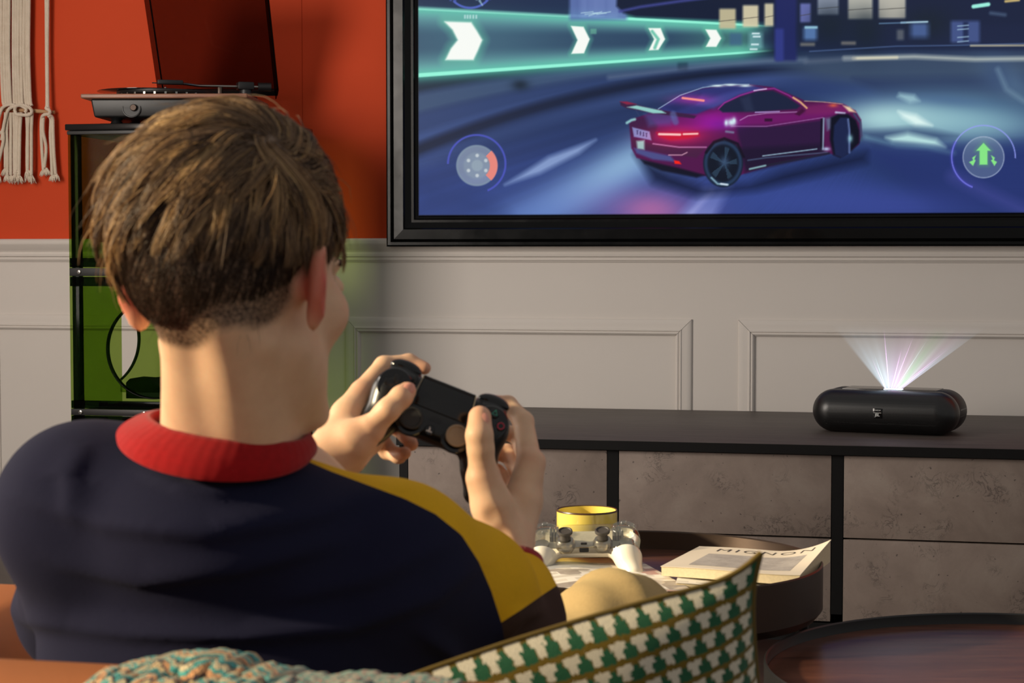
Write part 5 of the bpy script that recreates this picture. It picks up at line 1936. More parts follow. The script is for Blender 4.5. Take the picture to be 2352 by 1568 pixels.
# ------------------------------------------------------------------ sweatshirt
def shirt_sdf(p):
    d = ell(p, P(545, 1490, 1.575), (0.172, 0.125, 0.150))
    d = smin(d, ell(p, P(640, 1700, 1.57), (0.160, 0.125, 0.18)), 0.06)
    d = smin(d, seg(p, L_SH, R_SH, 0.066, 0.062), 0.06)
    # the slope of the shoulders up to the neck
    d = smin(d, seg(p, P(400, 1135, 1.535), P(215, 1165, 1.535), 0.056, 0.055), 0.045)
    d = smin(d, seg(p, P(600, 1275, 1.535), P(860, 1300, 1.535), 0.052, 0.052), 0.045)
    d = smin(d, ell(p, P(490, 1200, 1.498), (0.10, 0.082, 0.058)), 0.04)
    d = smin(d, ell(p, P(530, 1235, 1.605), (0.115, 0.075, 0.050)), 0.03)      # front, up to the collar
    # sleeves
    d = smin(d, chain(p, [L_SH + np.array([0.0, 0.005, 0.0]), L_EL, L_EL + (L_WR - L_EL) * 0.72], [0.066, 0.056, 0.036], 0.03), 0.035)
    d = smin(d, chain(p, [R_SH, (R_SH + R_EL) / 2 + np.array([0.010, 0, 0.010]), R_EL, (R_EL + R_WR) / 2, R_WR + (R_EL - R_WR) * 0.10], [0.064, 0.060, 0.052, 0.046, 0.034], 0.03), 0.03)
    # opening of the neck
    cc = P(503, 1010, 1.495)
    nz_ = np.array([0.10, -0.22, 1.0]); nz_ /= np.linalg.norm(nz_)
    hole = np.maximum(seg(p, NECK_B, P(515, 850, 1.50), 0.070, 0.070), -((p - cc) @ nz_) + 0.030)
    d = smax(d, -hole, 0.010)
    return d


lo = np.array([L_SH[0] - 0.13, 1.36, 0.40]); hi = np.array([R_EL[0] + 0.12, 1.90, 0.90])
sv, sf = surface_net(shirt_sdf, lo, hi, 0.0045)
sv = relax(sv, sf, 2, 0.5)
# soft folds of the cloth on the back and the sleeve
nrm = vnormals(sv, sf)
spx, spy = project(sv)


def ridge(pts, w, h, sharp=1.0):
    """raised fold along a polyline, given where it runs on the back"""
    pts = np.array(pts, float)
    best = np.full(len(sv), 1e9); tt = np.zeros(len(sv))
    L = np.r_[0, np.cumsum(np.hypot(*np.diff(pts, axis=0).T))]
    sgn = np.zeros(len(sv))
    for i in range(len(pts) - 1):
        a, b = pts[i], pts[i + 1]
        e = b - a
        t = np.clip(((spx - a[0]) * e[0] + (spy - a[1]) * e[1]) / (e @ e), 0, 1)
        dx, dy = spx - a[0] - t * e[0], spy - a[1] - t * e[1]
        d = np.hypot(dx, dy)
        m = d < best
        best[m] = d[m]; tt[m] = ((L[i] + t * np.hypot(*e)) / L[-1])[m]
        sgn[m] = np.sign(dy)[m]
    ww = np.where(sgn > 0, w * 0.55, w)
    return h * np.exp(-0.5 * (best / ww) ** 2) * np.sin(np.pi * np.clip(tt * 0.96 + 0.02, 0, 1)) ** 0.6


back = np.clip((-nrm[:, 1] + 0.2) / 0.6, 0, 1)
off = ridge([(60, 1150), (250, 1205), (480, 1225), (700, 1190), (900, 1130)], 26, 0.0050)
off += ridge([(120, 1290), (330, 1330), (560, 1300), (800, 1240)], 24, 0.0042)
off += ridge([(90, 1430), (300, 1455), (560, 1462), (800, 1440), (1000, 1370), (1090, 1300)], 22, 0.0060)
off += ridge([(0, 1380), (70, 1420), (160, 1430)], 26, 0.0025)
off += ridge([(330, 1090), (420, 1125), (500, 1135), (600, 1125), (690, 1090)], 14, 0.0035)
off += ridge([(620, 1380), (850, 1330), (1020, 1250)], 22, 0.0030)
off += ridge([(960, 1450), (1020, 1490), (1060, 1560)], 20, 0.0045)
off += ridge([(1150, 1470), (1190, 1420), (1250, 1400)], 14, 0.0040)
off += ridge([(200, 1020), (160, 1100), (170, 1200)], 30, 0.0030)
sv = sv + nrm * (1.8 * off * back)[:, None]

# the seams: signed fields that divide navy body, yellow panel and brown under-sleeve
def side_of(curve, x, y):
    """>0 above / right of a polyline running left to right"""
    c = np.array(curve, float)
    return np.interp(x, c[:, 0], c[:, 1]) - y


SEAM = [(600, 500), (686, 1040), (700, 1056), (760, 1082), (830, 1108), (930, 1145), (1000, 1180), (1060, 1228), (1100, 1290), (1128, 1355), (1152, 1430), (1175, 1560), (1190, 1700)]
# distance to the raglan seam (positive on the sleeve side)
spx, spy = project(sv)
def poly_signed(curve, x, y):
    c = np.array(curve, float)
    best = np.full(len(x), 1e9); sg = np.ones(len(x))
    for i in range(len(c) - 1):
        a, b = c[i], c[i + 1]
        e = b - a
        t = np.clip(((x - a[0]) * e[0] + (y - a[1]) * e[1]) / (e @ e), 0, 1)
        dx, dy = x - a[0] - t * e[0], y - a[1] - t * e[1]
        d = np.hypot(dx, dy)
        m = d < best
        best[m] = d[m]
        sg[m] = np.where(e[0] * dy - e[1] * dx < 0, 1.0, -1.0)[m]
    return best * sg


f_sl = poly_signed(SEAM, spx, spy)
f_sl = np.where((sv[:, 1] > 1.62) & (spx < 900), -np.abs(f_sl) - 1, f_sl)
# the under-sleeve starts where the yellow panel ends
LOWS = [(1100, 1460), (1150, 1430), (1200, 1398), (1246, 1366), (1300, 1330)]
tri = quads_to_tris(sf)
# everything in front of the body's mid plane to the right counts as sleeve front (brown)
(na_v, na_t), (sl_v, sl_t) = split_field(sv, tri, f_sl)
sx_, sy_ = project(sl_v)
f_lo = poly_signed(LOWS, sx_, sy_)                 # positive above the line
(br_v, br_t), (ye_v, ye_t) = split_field(sl_v, sl_t, f_lo)


def cloth(name, col, hi_col=None, scale=420):
    t = NT(name)
    v = t.coord('Object')
    nz = t.noise(v, scale, 3, 0.6)
    big = t.noise(v, 18, 4)
    c = srgb(col)
    t.set(color=t.mix(t.math('MULTIPLY', t.math('ADD', nz, big), 0.5), tuple(x * 0.8 for x in c[:3]) + (1,), tuple(min(1, x * 1.2) for x in c[:3]) + (1,)), rough=0.9, spec=0.15, sheen=0.12)
    t.b.inputs['Sheen Roughness'].default_value = 0.6
    t.b.inputs['Sheen Tint'].default_value = (*[min(1, x * 3 + 0.1) for x in c[:3]], 1)
    t.bump(nz, 0.22, 0.0008)
    return t.m


M_NAVY = cloth('navy_jersey', (25, 26, 50))
M_YELJ = cloth('yellow_jersey', (222, 168, 30))
M_BRNJ = cloth('brown_jersey', (58, 42, 36))


def rib_mat():
    t = NT('red_rib_knit')
    at = t.n('ShaderNodeAttribute'); at.attribute_name = 'rib'
    w = t.math('SINE', t.math('MULTIPLY', at.outputs['Fac'], 300.0))
    nz = t.noise(t.coord('Object'), 200, 3)
    t.set(color=t.mix(nz, srgb(134, 10, 14), srgb(168, 16, 22)), rough=0.9, spec=0.15, sheen=0.15)
    t.bump(w, 0.12, 0.0006)
    return t.m


M_RIB = rib_mat()
shirt = np_mesh('sweatshirt', na_v, na_t, M_NAVY, person, True, PR)
shirt['label'] = 'navy sweatshirt back'
o = np_mesh('shoulder_panel', ye_v, ye_t, M_YELJ, shirt, True, PR); o['label'] = 'mustard yellow sleeve panel'
o = np_mesh('under_sleeve', br_v, br_t, M_BRNJ, shirt, True, PR); o['label'] = 'dark brown sleeve'


def band_ring(name, rings, parent, mat, thick=0.004):
    """rings: list of closed loops (n,3); builds a tube-like band with thickness"""
    n = len(rings[0])
    R = [np.asarray(r) for r in rings]
    m = len(R)
    v = np.concatenate(R)
    f = []
    for i in range(m - 1):
        for k in range(n):
            f.append((i * n + k, i * n + (k + 1) % n, (i + 1) * n + (k + 1) % n, (i + 1) * n + k))
    o = np_mesh(name, v, np.array(f), mat, parent, True, PR)
    add_attr(o, 'rib', np.tile(np.arange(n) / n, m))
    return o


an_ = np.linspace(0, 2 * np.pi, 96, endpoint=False)


def loop(cx, cy, ca, rx, ry, roll, dip):
    c = P(cx, cy, ca)
    return np.stack([c[0] + rx * np.cos(an_), c[1] - ry * np.sin(an_), c[2] + roll * np.cos(an_) - dip * np.sin(an_)], 1)


K = [loop(497, 1018, 1.495, 0.0800, 0.082, -0.0095, 0.020), loop(500, 1010, 1.495, 0.0815, 0.084, -0.0095, 0.018), loop(510, 990, 1.495, 0.0750, 0.0770, -0.0095, 0.0110),
     loop(522, 978, 1.495, 0.0670, 0.069, -0.0095, 0.0060), loop(524, 974, 1.495, 0.0640, 0.066, -0.0095, 0.0045), loop(524, 977, 1.495, 0.0610, 0.062, -0.0095, 0.0045), loop(520, 1010, 1.495, 0.0640, 0.064, -0.0095, 0.012)]
band_ring('collar', K, shirt, M_RIB)['label'] = 'red ribbed collar'


def cuff(a, b, r0, r1, name='cuff'):
    a, b = np.asarray(a), np.asarray(b)
    t = (b - a) / np.linalg.norm(b - a)
    u = np.cross(t, [0, 0, 1]); u /= np.linalg.norm(u)
    w = np.cross(u, t)
    rg = []
    for s_, rr in ((0, r0 * 0.9), (0.0, r0), (0.25, r0 * 1.06), (0.75, r1 * 1.06), (1.0, r1), (1.0, r1 * 0.86), (0.8, r1 * 0.84)):
        c = a + (b - a) * s_
        rg.append(c + rr * (np.cos(an_)[:, None] * u + np.sin(an_)[:, None] * w))
    o = band_ring(name, rg, shirt, M_RIB)
    o['label'] = 'red ribbed cuff'


cuff(R_WR + (R_EL - R_WR) * 0.16, P(1180, 1288, 1.738), 0.034, 0.0285)
cuff(L_EL + (L_WR - L_EL) * 0.72, L_EL + (L_WR - L_EL) * 0.86, 0.035, 0.030)

# ------------------------------------------------------------------ trousers
def trouser_sdf(p):
    d = ell(p, HIP + np.array([0, 0.0, 0.02]), (0.18, 0.13, 0.11))
    for hp, kn, an in ((L_HP, L_KN, L_AN), (R_HP, R_KN, R_AN)):
        d = smin(d, chain(p, [hp, kn, an + np.array([0, 0, 0.02])], [0.092, 0.066, 0.062], 0.02), 0.03)
        d = smin(d, ball(p, kn + np.array([0, -0.01, 0.004]), 0.068), 0.02)
    cut = 0.085 - p[:, 2]
    return np.maximum(d, cut)


qv, qf = surface_net(trouser_sdf, (L_KN[0] - 0.12, 1.44, 0.05), (R_KN[0] + 0.12, 2.28, 0.72), 0.0085)
qv = relax(qv, qf, 2, 0.5)
qn = vnormals(qv, qf)
kd = qv - R_KN
wr_ = 0.0035 * np.sin(qv[:, 0] * 95 + 14 * np.sin(qv[:, 1] * 9)) * np.exp(-(np.linalg.norm(kd, axis=1) / 0.16) ** 2)
qv = qv + qn * wr_[:, None]
np_mesh('trousers', qv, qf, cloth('beige_twill', (176, 150, 104), scale=300), person, True, PR)['label'] = 'beige trousers'

# ------------------------------------------------------------------ hair
def grow_hair():
    rng = np.random.default_rng(11)
    # roots: random directions on the skull, kept where hair grows
    N = 64000
    d = rng.normal(size=(N, 3)); d /= np.linalg.norm(d, axis=1, keepdims=True)
    c0 = np.array([0, -0.012, 0.045])
    r = np.full(N, 0.03)
    for _ in range(40):
        r += cranium((c0 + d * r[:, None]).astype(np.float32)) * 0.8
    q = c0 + d * r[:, None]
    fld = hair_field(q)
    ear = np.minimum(np.linalg.norm((q - np.array([0.088, -0.004, 0.0])) / np.array([1, 1, 1.7]), axis=1), np.linalg.norm((q + np.array([0.092, 0.010, 0.008])) / np.array([1, 1, 1.7]), axis=1))
    keep = (fld > -0.004) & (ear > 0.021) & (rng.random(N) < np.clip(0.35 + fld / 0.02, 0, 1))
    q, d, fld = q[keep][:19000], d[keep][:19000], fld[keep][:19000]
    N = len(q)
    # lengths: long on top and on the left side, clipped short towards nape and right side
    u = q[:, 2]
    top = np.clip((u - 0.050) / 0.06, 0, 1)
    left = np.clip((-q[:, 0] + 0.010) / 0.06, 0, 1)
    right = 1 - left
    upper = np.clip((u - (0.030 - 0.026 * left)) / 0.036, 0, 1)
    ln = 0.005 + 0.012 * np.clip(fld / 0.05, 0, 1) + upper * (0.032 + 0.030 * top + 0.012 * left)
    ln *= rng.uniform(0.75, 1.15, N)
    K_ = 520
    gi = rng.choice(np.flatnonzero(upper > 0.2), K_, replace=False)
    near = np.empty(N, int)
    for i in range(0, N, 2000):
        near[i:i + 2000] = np.argmin(((q[i:i + 2000, None] - q[gi][None]) ** 2).sum(2), 1)
    crown = np.array([0.058, -0.030, 0.120])
    steps = 8
    pts = np.zeros((steps + 1, N, 3)); pts[0] = q
    gnoise = rng.normal(size=(K_, 3)) * 0.30
    glift = rng.normal(size=K_) * 0.05
    pos = q.copy()
    for s_ in range(steps):
        nn = pos - c0; nn /= np.linalg.norm(nn, axis=1, keepdims=True)
        away = pos - crown
        away -= nn * (away * nn).sum(1, keepdims=True)
        dist = np.linalg.norm(away, axis=1, keepdims=True)
        away /= np.maximum(dist, 1e-6)
        swirl = np.cross(nn, away)
        t = s_ / steps
        dirv = away + 0.7 * swirl * np.exp(-dist / 0.05) + np.array([-0.10, 0.0, -0.50]) * (1 - 0.6 * top[:, None]) + np.array([-0.45, 0.0, 0.0]) * top[:, None]
        dirv += gnoise[near] * (0.55 + 0.45 * top[:, None]) * (1 + 0.8 * math.sin(3.0 * t + 1.0))
        lift = (0.14 * (1 - t) ** 2 * upper + 0.05) - 0.22 * t + t * 0.06 * left * upper * np.clip(1 - top * 0.6, 0, 1) + glift[near] * upper
        dirv -= nn * (dirv * nn).sum(1, keepdims=True)
        dirv /= np.maximum(np.linalg.norm(dirv, axis=1, keepdims=True), 1e-6)
        dirv = dirv + nn * lift[:, None]
        pos = pos + dirv * (ln / steps)[:, None]
        dd = cranium(pos.astype(np.float32))
        need = 0.0006 + (0.0055 + 0.003 * right) * upper * (0.30 + 0.70 * min(1, 2.2 * t))
        push = np.clip(need - dd, 0, None)
        pos = pos + nn * push[:, None]
        pts[s_ + 1] = pos
    # strands of a lock draw together towards the tip, and the lock waves a little
    g = pts[:, gi][:, near]
    tw = (np.linspace(0, 1, steps + 1) ** 1.15)[:, None, None]
    amt = (rng.uniform(0.55, 0.95, N) * np.clip(upper * 1.6, 0, 1))[None, :, None]
    scale_len = (ln / np.maximum(ln[gi][near], 1e-4))[None, :, None]
    pts = pts + (g - pts) * tw * amt * np.clip(1.5 - np.abs(scale_len - 1) * 1.6, 0, 1)
    wv_ = rng.normal(size=(K_, 3))[near] * 0.0028
    ph_ = rng.uniform(0, 6.28, K_)[near]
    tl = np.linspace(0, 1, steps + 1)[:, None, None]
    pts += wv_[None] * np.sin(5.0 * tl + ph_[None, :, None]) * tl * upper[None, :, None]
    pts += rng.normal(size=pts.shape) * 0.0005 * tw
    stray = rng.random(N) < 0.035
    pts[:, stray] += rng.normal(size=(1, stray.sum(), 3)) * 0.010 * tw
    world = (pts.reshape(-1, 3) * HS) @ RH.T + O_H
    world = world.reshape(steps + 1, N, 3)
    wd = 0.00034 * (0.75 + 0.6 * rng.random(N)) * (0.50 + 0.50 * upper)
    tan = np.gradient(world, axis=0); tan /= np.maximum(np.linalg.norm(tan, axis=2, keepdims=True), 1e-9)
    ref = rng.normal(size=(1, N, 3))
    s1 = np.cross(tan, ref); s1 /= np.maximum(np.linalg.norm(s1, axis=2, keepdims=True), 1e-9)
    s2 = np.cross(tan, s1)
    taper = np.array([1.0, 1.0, 1.0, 1.0, 0.95, 0.85, 0.7, 0.5, 0.15])[:, None, None] * wd[None, :, None]
    ring = np.stack([world + taper * (math.cos(a) * s1 + math.sin(a) * s2) for a in (0, 2.094, 4.189)], 2)
    V = ring.transpose(1, 0, 2, 3).reshape(-1, 3)
    per = (steps + 1) * 3
    fc = []
    for s_ in range(steps):
        for k in range(3):
            k2 = (k + 1) % 3
            fc.append((s_ * 3 + k, s_ * 3 + k2, (s_ + 1) * 3 + k2, (s_ + 1) * 3 + k))
    F = (np.array(fc)[None] + (np.arange(N) * per)[:, None, None]).reshape(-1, 4)
    tone = np.clip(rng.normal(0.48, 0.19, K_)[near] + rng.normal(0, 0.14, N), 0, 1) * (0.22 + 0.78 * upper)  # lower hair darkened in colour: short undercut, and shade the sun misses
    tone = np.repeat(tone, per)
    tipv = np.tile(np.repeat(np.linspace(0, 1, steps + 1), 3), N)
    t = NT('brown_hair')
    a = t.n('ShaderNodeAttribute'); a.attribute_name = 'tone'
    col = t.ramp(a.outputs['Fac'], [(0.0, srgb(34, 23, 19)), (0.35, srgb(106, 83, 68)), (0.7, srgb(180, 145, 108)), (1.0, srgb(230, 192, 136))])
    t.set(color=col, rough=0.42, spec=0.45)
    tl_ = t.n('ShaderNodeBsdfTranslucent'); t.link(col, tl_.inputs[0])
    mx = t.n('ShaderNodeMixShader'); mx.inputs[0].default_value = 0.35
    t.link(t.b.outputs[0], mx.inputs[1]); t.link(tl_.outputs[0], mx.inputs[2]); t.link(mx.outputs[0], t.out.inputs['Surface'])
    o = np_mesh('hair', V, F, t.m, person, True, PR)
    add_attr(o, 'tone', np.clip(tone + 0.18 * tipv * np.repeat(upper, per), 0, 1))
    o['label'] = 'tousled brown hair cut short at the nape'


grow_hair()

# ------------------------------------------------------------------ game controllers
def pad_sdf(q):
    """controller in its own metres: x right, y towards the top edge, z out of the face"""
    d = rbox(q, (0, -0.014, -0.007), (0.056, 0.029, 0.0125), 0.0115)
    for s in (-1, 1):
        d = smin(d, ell(q, (s * 0.0500, -0.006, -0.0075), (0.0195, 0.0235, 0.0150)), 0.007)
        d = smin(d, chain(q, [(s * 0.0520, -0.012, -0.009), (s * 0.0545, -0.045, -0.013), (s * 0.0620, -0.070, -0.022)], [0.0175, 0.0160, 0.0120], 0.01), 0.010)
        d = smin(d, ell(q, (s * 0.0236, -0.030, -0.003), (0.0148, 0.0148, 0.0100)), 0.004)
        d = smin(d, ell(q, (s * 0.0460, 0.0165, -0.011), (0.0165, 0.0085, 0.0090)), 0.004)
        d = smin(d, ell(q, (s * 0.0460, 0.0125, -0.026), (0.0150, 0.0100, 0.0080)), 0.004)
    return d


def basis(ex, ey, c, s=1.0):
    ex = np.asarray(ex, float); ex /= np.linalg.norm(ex)
    ey = np.asarray(ey, float); ey -= ex * (ex @ ey); ey /= np.linalg.norm(ey)
    n = np.cross(ex, ey)
    M = Matrix(((ex[0] * s, ey[0] * s, n[0] * s, c[0]), (ex[1] * s, ey[1] * s, n[1] * s, c[1]), (ex[2] * s, ey[2] * s, n[2] * s, c[2]), (0, 0, 0, 1)))
    return M


pv, pf = surface_net(pad_sdf, (-0.085, -0.105, -0.045), (0.085, 0.04, 0.016), 0.0016)
pv = relax(pv, pf, 1, 0.5)


def pad_empty(name, M, label):
    o = empty(name, label=label, cat='game controller')
    o.matrix_world = M
    return o


def thumbstick(parent, x, y, z0, cap_mat, stem_mat, tall=0.010, r=0.0112):
    o = lathe('thumbstick', [(0, z0), (0.0075, z0), (0.0060, z0 + tall * 0.45), (0.0062, z0 + tall * 0.6), (r * 0.97, z0 + tall * 0.72), (r, z0 + tall * 0.86), (r * 0.96, z0 + tall), (r * 0.80, z0 + tall * 1.02),
                             (r * 0.74, z0 + tall * 0.93), (0, z0 + tall * 0.90)], cap_mat, parent, 36, (x, y, 0))
    return o


M_PADB = plain('black_pad_plastic', (14, 14, 15), 0.30, var=0.2, scale=80, bump=0.05)
M_PADG = plain('glossy_pad_plastic', (9, 9, 10), 0.16, var=0.2)
M_RUBB = plain('worn_rubber', (44, 43, 41), 0.6, var=0.25, scale=120)
M_RUBT = plain('tan_rubber', (146, 131, 110), 0.6, var=0.2, scale=120)  # lighter, tan rubber for the right stick
CT_ = P(1020, 921, 1.790)
Mp = basis((0.93, 0.02, -0.37), (0.36, 0.30, 0.91), CT_, 1.0)
pad = pad_empty('game_controller', Mp, 'black game controller held in both hands')
np_mesh('shell', pv, pf, M_PADB, pad)
box('touchpad', -0.0275, 0.0275, -0.0150, 0.0135, 0.0025, 0.0064, M_PADG, pad, 0.0014, 3)
box('touchpad_edge', -0.0275, 0.0275, 0.0135, 0.0165, 0.000, 0.0055, M_PADB, pad, 0.0012)
M_SEAMLINE = plain('pale_seam', (150, 140, 120), 0.5)
for s in (-1, 1):
    bm = bmesh.new(); bbox(bm, -0.0005, 0.0005, -0.008, 0.011, 0.0052, 0.0062, M=Matrix.Translation((s * 0.0287, 0.004, 0)) @ Matrix.Rotation(s * 0.10, 4, 'Z'))
    finish('seam_line', bm, M_SEAMLINE, pad)
    bm = bmesh.new(); bbox(bm, -0.0022, 0.0022, -0.0042, 0.0042, 0.004, 0.0076, 0.0014, M=Matrix.Translation((s * 0.0336, 0.008, 0)))
    finish('option_button', bm, M_PADB, pad, angle=40)
thumbstick(pad, -0.0236, -0.030, 0.0052, M_RUBB, M_PADG)
thumbstick(pad, 0.0236, -0.030, 0.0052, M_RUBT, M_PADG)
for s in (-1, 1):
    lathe('stick_well', [(0.0122, 0.0058), (0.0152, 0.0052), (0.0158, 0.0036), (0.0124, 0.0034)], M_PADG, pad, 40, (s * 0.0236, -0.030, 0), closed=True)
    bm = bmesh.new()
    bmesh.ops.create_uvsphere(bm, u_segments=24, v_segments=14, radius=1.0)
    bmesh.ops.transform(bm, matrix=Matrix.Translation((s * 0.0465, 0.0185, -0.009)) @ Matrix.Diagonal((0.0165, 0.0080, 0.0085, 1)), verts=bm.verts)
    finish('shoulder_button', bm, M_PADG, pad, smooth=True)
    dsk = lathe('button_disc', [(0, 0.0076), (0.0165, 0.0072), (0.0175, 0.0058), (0, 0.0050)], M_PADG, pad, 40, (s * 0.0505, -0.0045, 0))
for a in range(4):
    an = math.pi / 2 * a
    prism('direction_button', [(-0.0030, 0.0035), (0.0, 0.0005), (0.0030, 0.0035), (0.0034, 0.0098), (0.0026, 0.0108), (-0.0026, 0.0108), (-0.0034, 0.0098)], 0.0034, M_PADB, pad,
          Matrix.Translation((-0.0505, -0.0045, 0.0068)) @ Matrix.Rotation(an, 4, 'Z'), 0.0004)
M_RED, M_GRN, M_PNK, M_BLU = (plain(n, c, 0.5) for n, c in (('red_symbol', (196, 40, 70)), ('green_symbol', (60, 170, 140)), ('pink_symbol', (200, 120, 170)), ('blue_symbol', (110, 140, 200))))
for a, m, k in ((0, M_RED, 'o'), (1, M_GRN, 't'), (2, M_PNK, 's'), (3, M_BLU, 'x')):
    an = math.pi / 2 * a
    x, y = 0.0505 + 0.0098 * math.cos(an), -0.0045 + 0.0098 * math.sin(an)
    b_ = lathe('face_button', [(0, 0.0104), (0.0040, 0.0103), (0.0048, 0.0096), (0.0048, 0.0066), (0, 0.0066)], M_PADG, pad, 28, (x, y, 0))
    bm = bmesh.new()
    n = {'o': 24, 't': 3, 's': 4, 'x': 4}[k]
    ph = {'o': 0, 't': math.pi / 2, 's': math.pi / 4, 'x': 0}[k]
    if k == 'x':
        for q in (math.pi / 4, -math.pi / 4):
            bbox(bm, -0.0030, 0.0030, -0.0004, 0.0004, 0.0103, 0.0107, M=Matrix.Rotation(q, 4, 'Z'))
    else:
        L_ = [[bm.verts.new((rr_ * math.cos(ph + 2 * math.pi * i / n), rr_ * math.sin(ph + 2 * math.pi * i / n), z_)) for i in range(n)] for rr_, z_ in ((0.0036, 0.0103), (0.0036, 0.0107), (0.0027, 0.0107), (0.0027, 0.0103))]
        for j in range(4):
            A, B = L_[j], L_[(j + 1) % 4]
            for i in range(n):
                bm.faces.new((A[i], A[(i + 1) % n], B[(i + 1) % n], B[i]))
    sym = finish('button_symbol', bm, m, b_)
# home button with its white emblem, and the speaker holes above it
hb = lathe('home_button', [(0, 0.0072), (0.0044, 0.0071), (0.0050, 0.0064), (0, 0.0050)], M_PADG, pad, 28, (-0.003, -0.0335, 0))
prism('emblem', [(-0.0008, -0.0020), (0.0002, -0.0024), (0.0002, 0.0026), (0.0016, 0.0018), (0.0020, 0.0006), (0.0010, 0.0004), (0.0012, 0.0014), (0.0000, 0.0030), (-0.0010, 0.0034)], 0.0004, M_INK, hb, Matrix.Translation((0, 0, 0.0071)))
prism('emblem', [(-0.0030, -0.0012), (-0.0010, -0.0004), (-0.0012, -0.0014), (-0.0026, -0.0022)], 0.0004, M_INK, hb, Matrix.Translation((0, 0, 0.0071)))
prism('emblem', [(0.0006, -0.0004), (0.0028, -0.0010), (0.0026, -0.0020), (0.0006, -0.0014)], 0.0004, M_INK, hb, Matrix.Translation((0, 0, 0.0071)))
for i in range(5):
    for j in range(3):
        lathe('speaker_hole', [(0, 0.0064), (0.0005, 0.0064), (0.0005, 0.0056), (0, 0.0056)], M_BLACK, pad, 8, (-0.0060 + i * 0.0024 + (j % 2) * 0.0012, -0.0235 + j * 0.0020, 0))

# the see-through white controller lying on the open magazine
M_PEARL = plain('pearl_white_plastic', (236, 228, 210), 0.25, var=0.04, scale=30, coat=0.3)
M_CHROME = plain('stick_housing_metal', (176, 170, 158), 0.25, 0.85)
wz = tz + 0.011 + 0.0365
WYd = 2.775
wc = P(1342, 1236, WYd)
Mw = basis((0.995, -0.06, 0.03), (0.06, 0.93, 0.36), (wc[0], WYd, wz + 0.012), 1.19)
wp = pad_empty('game_controller', Mw, 'see-through white game controller lying beside the yellow mug')
wv, wf = pv, quads_to_tris(pf)
fld = np.maximum(-(wv[:, 1] + 0.046), -(wv[:, 2] + 0.0085 + 0.22 * np.clip(np.abs(wv[:, 0]) - 0.03, 0, 1)))
fld = np.where(wv[:, 1] < -0.02, fld, -(wv[:, 2] + 0.0110))
(cl_v, cl_t), (wh_v, wh_t) = split_field(wv, wf, fld)
np_mesh('clear_shell', cl_v, cl_t, M_CLEAR, wp)
np_mesh('white_shell', wh_v, wh_t, M_PEARL, wp)
M_BOARD = plain('circuit_board', (196, 190, 172), 0.5, var=0.25, scale=120)
box('circuit_board', -0.050, 0.050, -0.034, 0.006, -0.0060, -0.0045, M_BOARD, wp)
for s in (-1, 1):
    thumbstick(wp, s * 0.0236, -0.030, 0.0052, plain('grey_stick', (66, 62, 58), 0.55), M_PADG, 0.0125, 0.0098)
    lathe('stick_housing', [(0, -0.013), (0.0090, -0.012), (0.0126, -0.006), (0.0126, 0.000), (0.0100, 0.0048), (0, 0.0056)], M_CHROME, wp, 32, (s * 0.0236, -0.030, 0))
    for k in range(3):
        box('ribbon_part', s * 0.040 - 0.004 + k * 0.004, s * 0.040 - 0.001 + k * 0.004, -0.02, 0.006, -0.004, 0.003, M_CHROME, wp)
    lathe('button_disc', [(0, 0.0070), (0.0155, 0.0068), (0.0160, 0.0060), (0, 0.0050)], M_CLEAR, wp, 32, (s * 0.0505, -0.0045, 0))
    lathe('motor', [(0, -0.014), (0.0095, -0.014), (0.0095, 0.0), (0, 0.0)], M_CHROME, wp, 24, (s * 0.054, -0.030, 0))
    for a in range(4):
        an = math.pi / 2 * a
        lathe('face_button', [(0, 0.0098), (0.0036, 0.0097), (0.0042, 0.0090), (0.0042, 0.0066), (0, 0.0066)], M_CLEAR, wp, 16, (s * 0.0505 + 0.0098 * math.cos(an), -0.0045 + 0.0098 * math.sin(an), 0))
box('charging_port', -0.0060, 0.0060, -0.0450, -0.0395, -0.0060, -0.0015, M_PADB, wp, 0.001)
box('headset_port', -0.004, 0.004, -0.0425, -0.0390, 0.0035, 0.0055, M_PADB, wp, 0.0008)

# ------------------------------------------------------------------ sofa
def leather(name, col):
    t = NT(name)
    v = t.coord('Object')
    vo = t.n('ShaderNodeTexVoronoi'); vo.inputs['Scale'].default_value = 420; t.link(v, vo.inputs['Vector'])
    nz = t.noise(v, 9, 6)
    c = srgb(col)
    t.set(color=t.mix(nz, tuple(x * 0.85 for x in c[:3]) + (1,), tuple(min(1, x * 1.12) for x in c[:3]) + (1,)), rough=0.52, spec=0.4)
    t.bump(vo.outputs['Distance'], 0.12, 0.0008)
    return t.m


M_LEA = leather('tan_leather', (186, 112, 62))
R0 = P(500, 1566, 1.20)
sofa = empty('sofa', (R0[0], R0[1], 0), -PHI, 'tan leather sofa the player sits on', 'sofa')
SZ = R0[2]
sr = np.dot(P(1560, 1560, 1.12) - R0, E1)
def soft_box(name, x0, x1, y0, y1, z0, z1, r, mat, parent, seg_=5):
    bm = bmesh.new()
    bbox(bm, x0, x1, y0, y1, z0, z1, r, seg_)
    return finish(name, bm, mat, parent, angle=60)
soft_box('backrest', -0.66, sr, -0.10, 0.085, 0.13, SZ, 0.055, M_LEA, sofa)
soft_box('seat_cushion', -0.400, sr + 0.10, 0.09, 0.72, 0.13, 0.265, 0.04, M_LEA, sofa)
soft_box('armrest', -0.66, -0.405, 0.09, 0.74, 0.13, 0.60, 0.06, M_LEA, sofa)
soft_box('base', -0.65, sr + 0.09, -0.09, 0.70, 0.06, 0.128, 0.01, M_LEA, sofa)
for x in (-0.6, sr - 0.02):
    for y in (-0.05, 0.66):
        lathe('leg', [(0, 0), (0.014, 0), (0.020, 0.060), (0, 0.060)], M_DECK, sofa, 20, (x, y, 0))

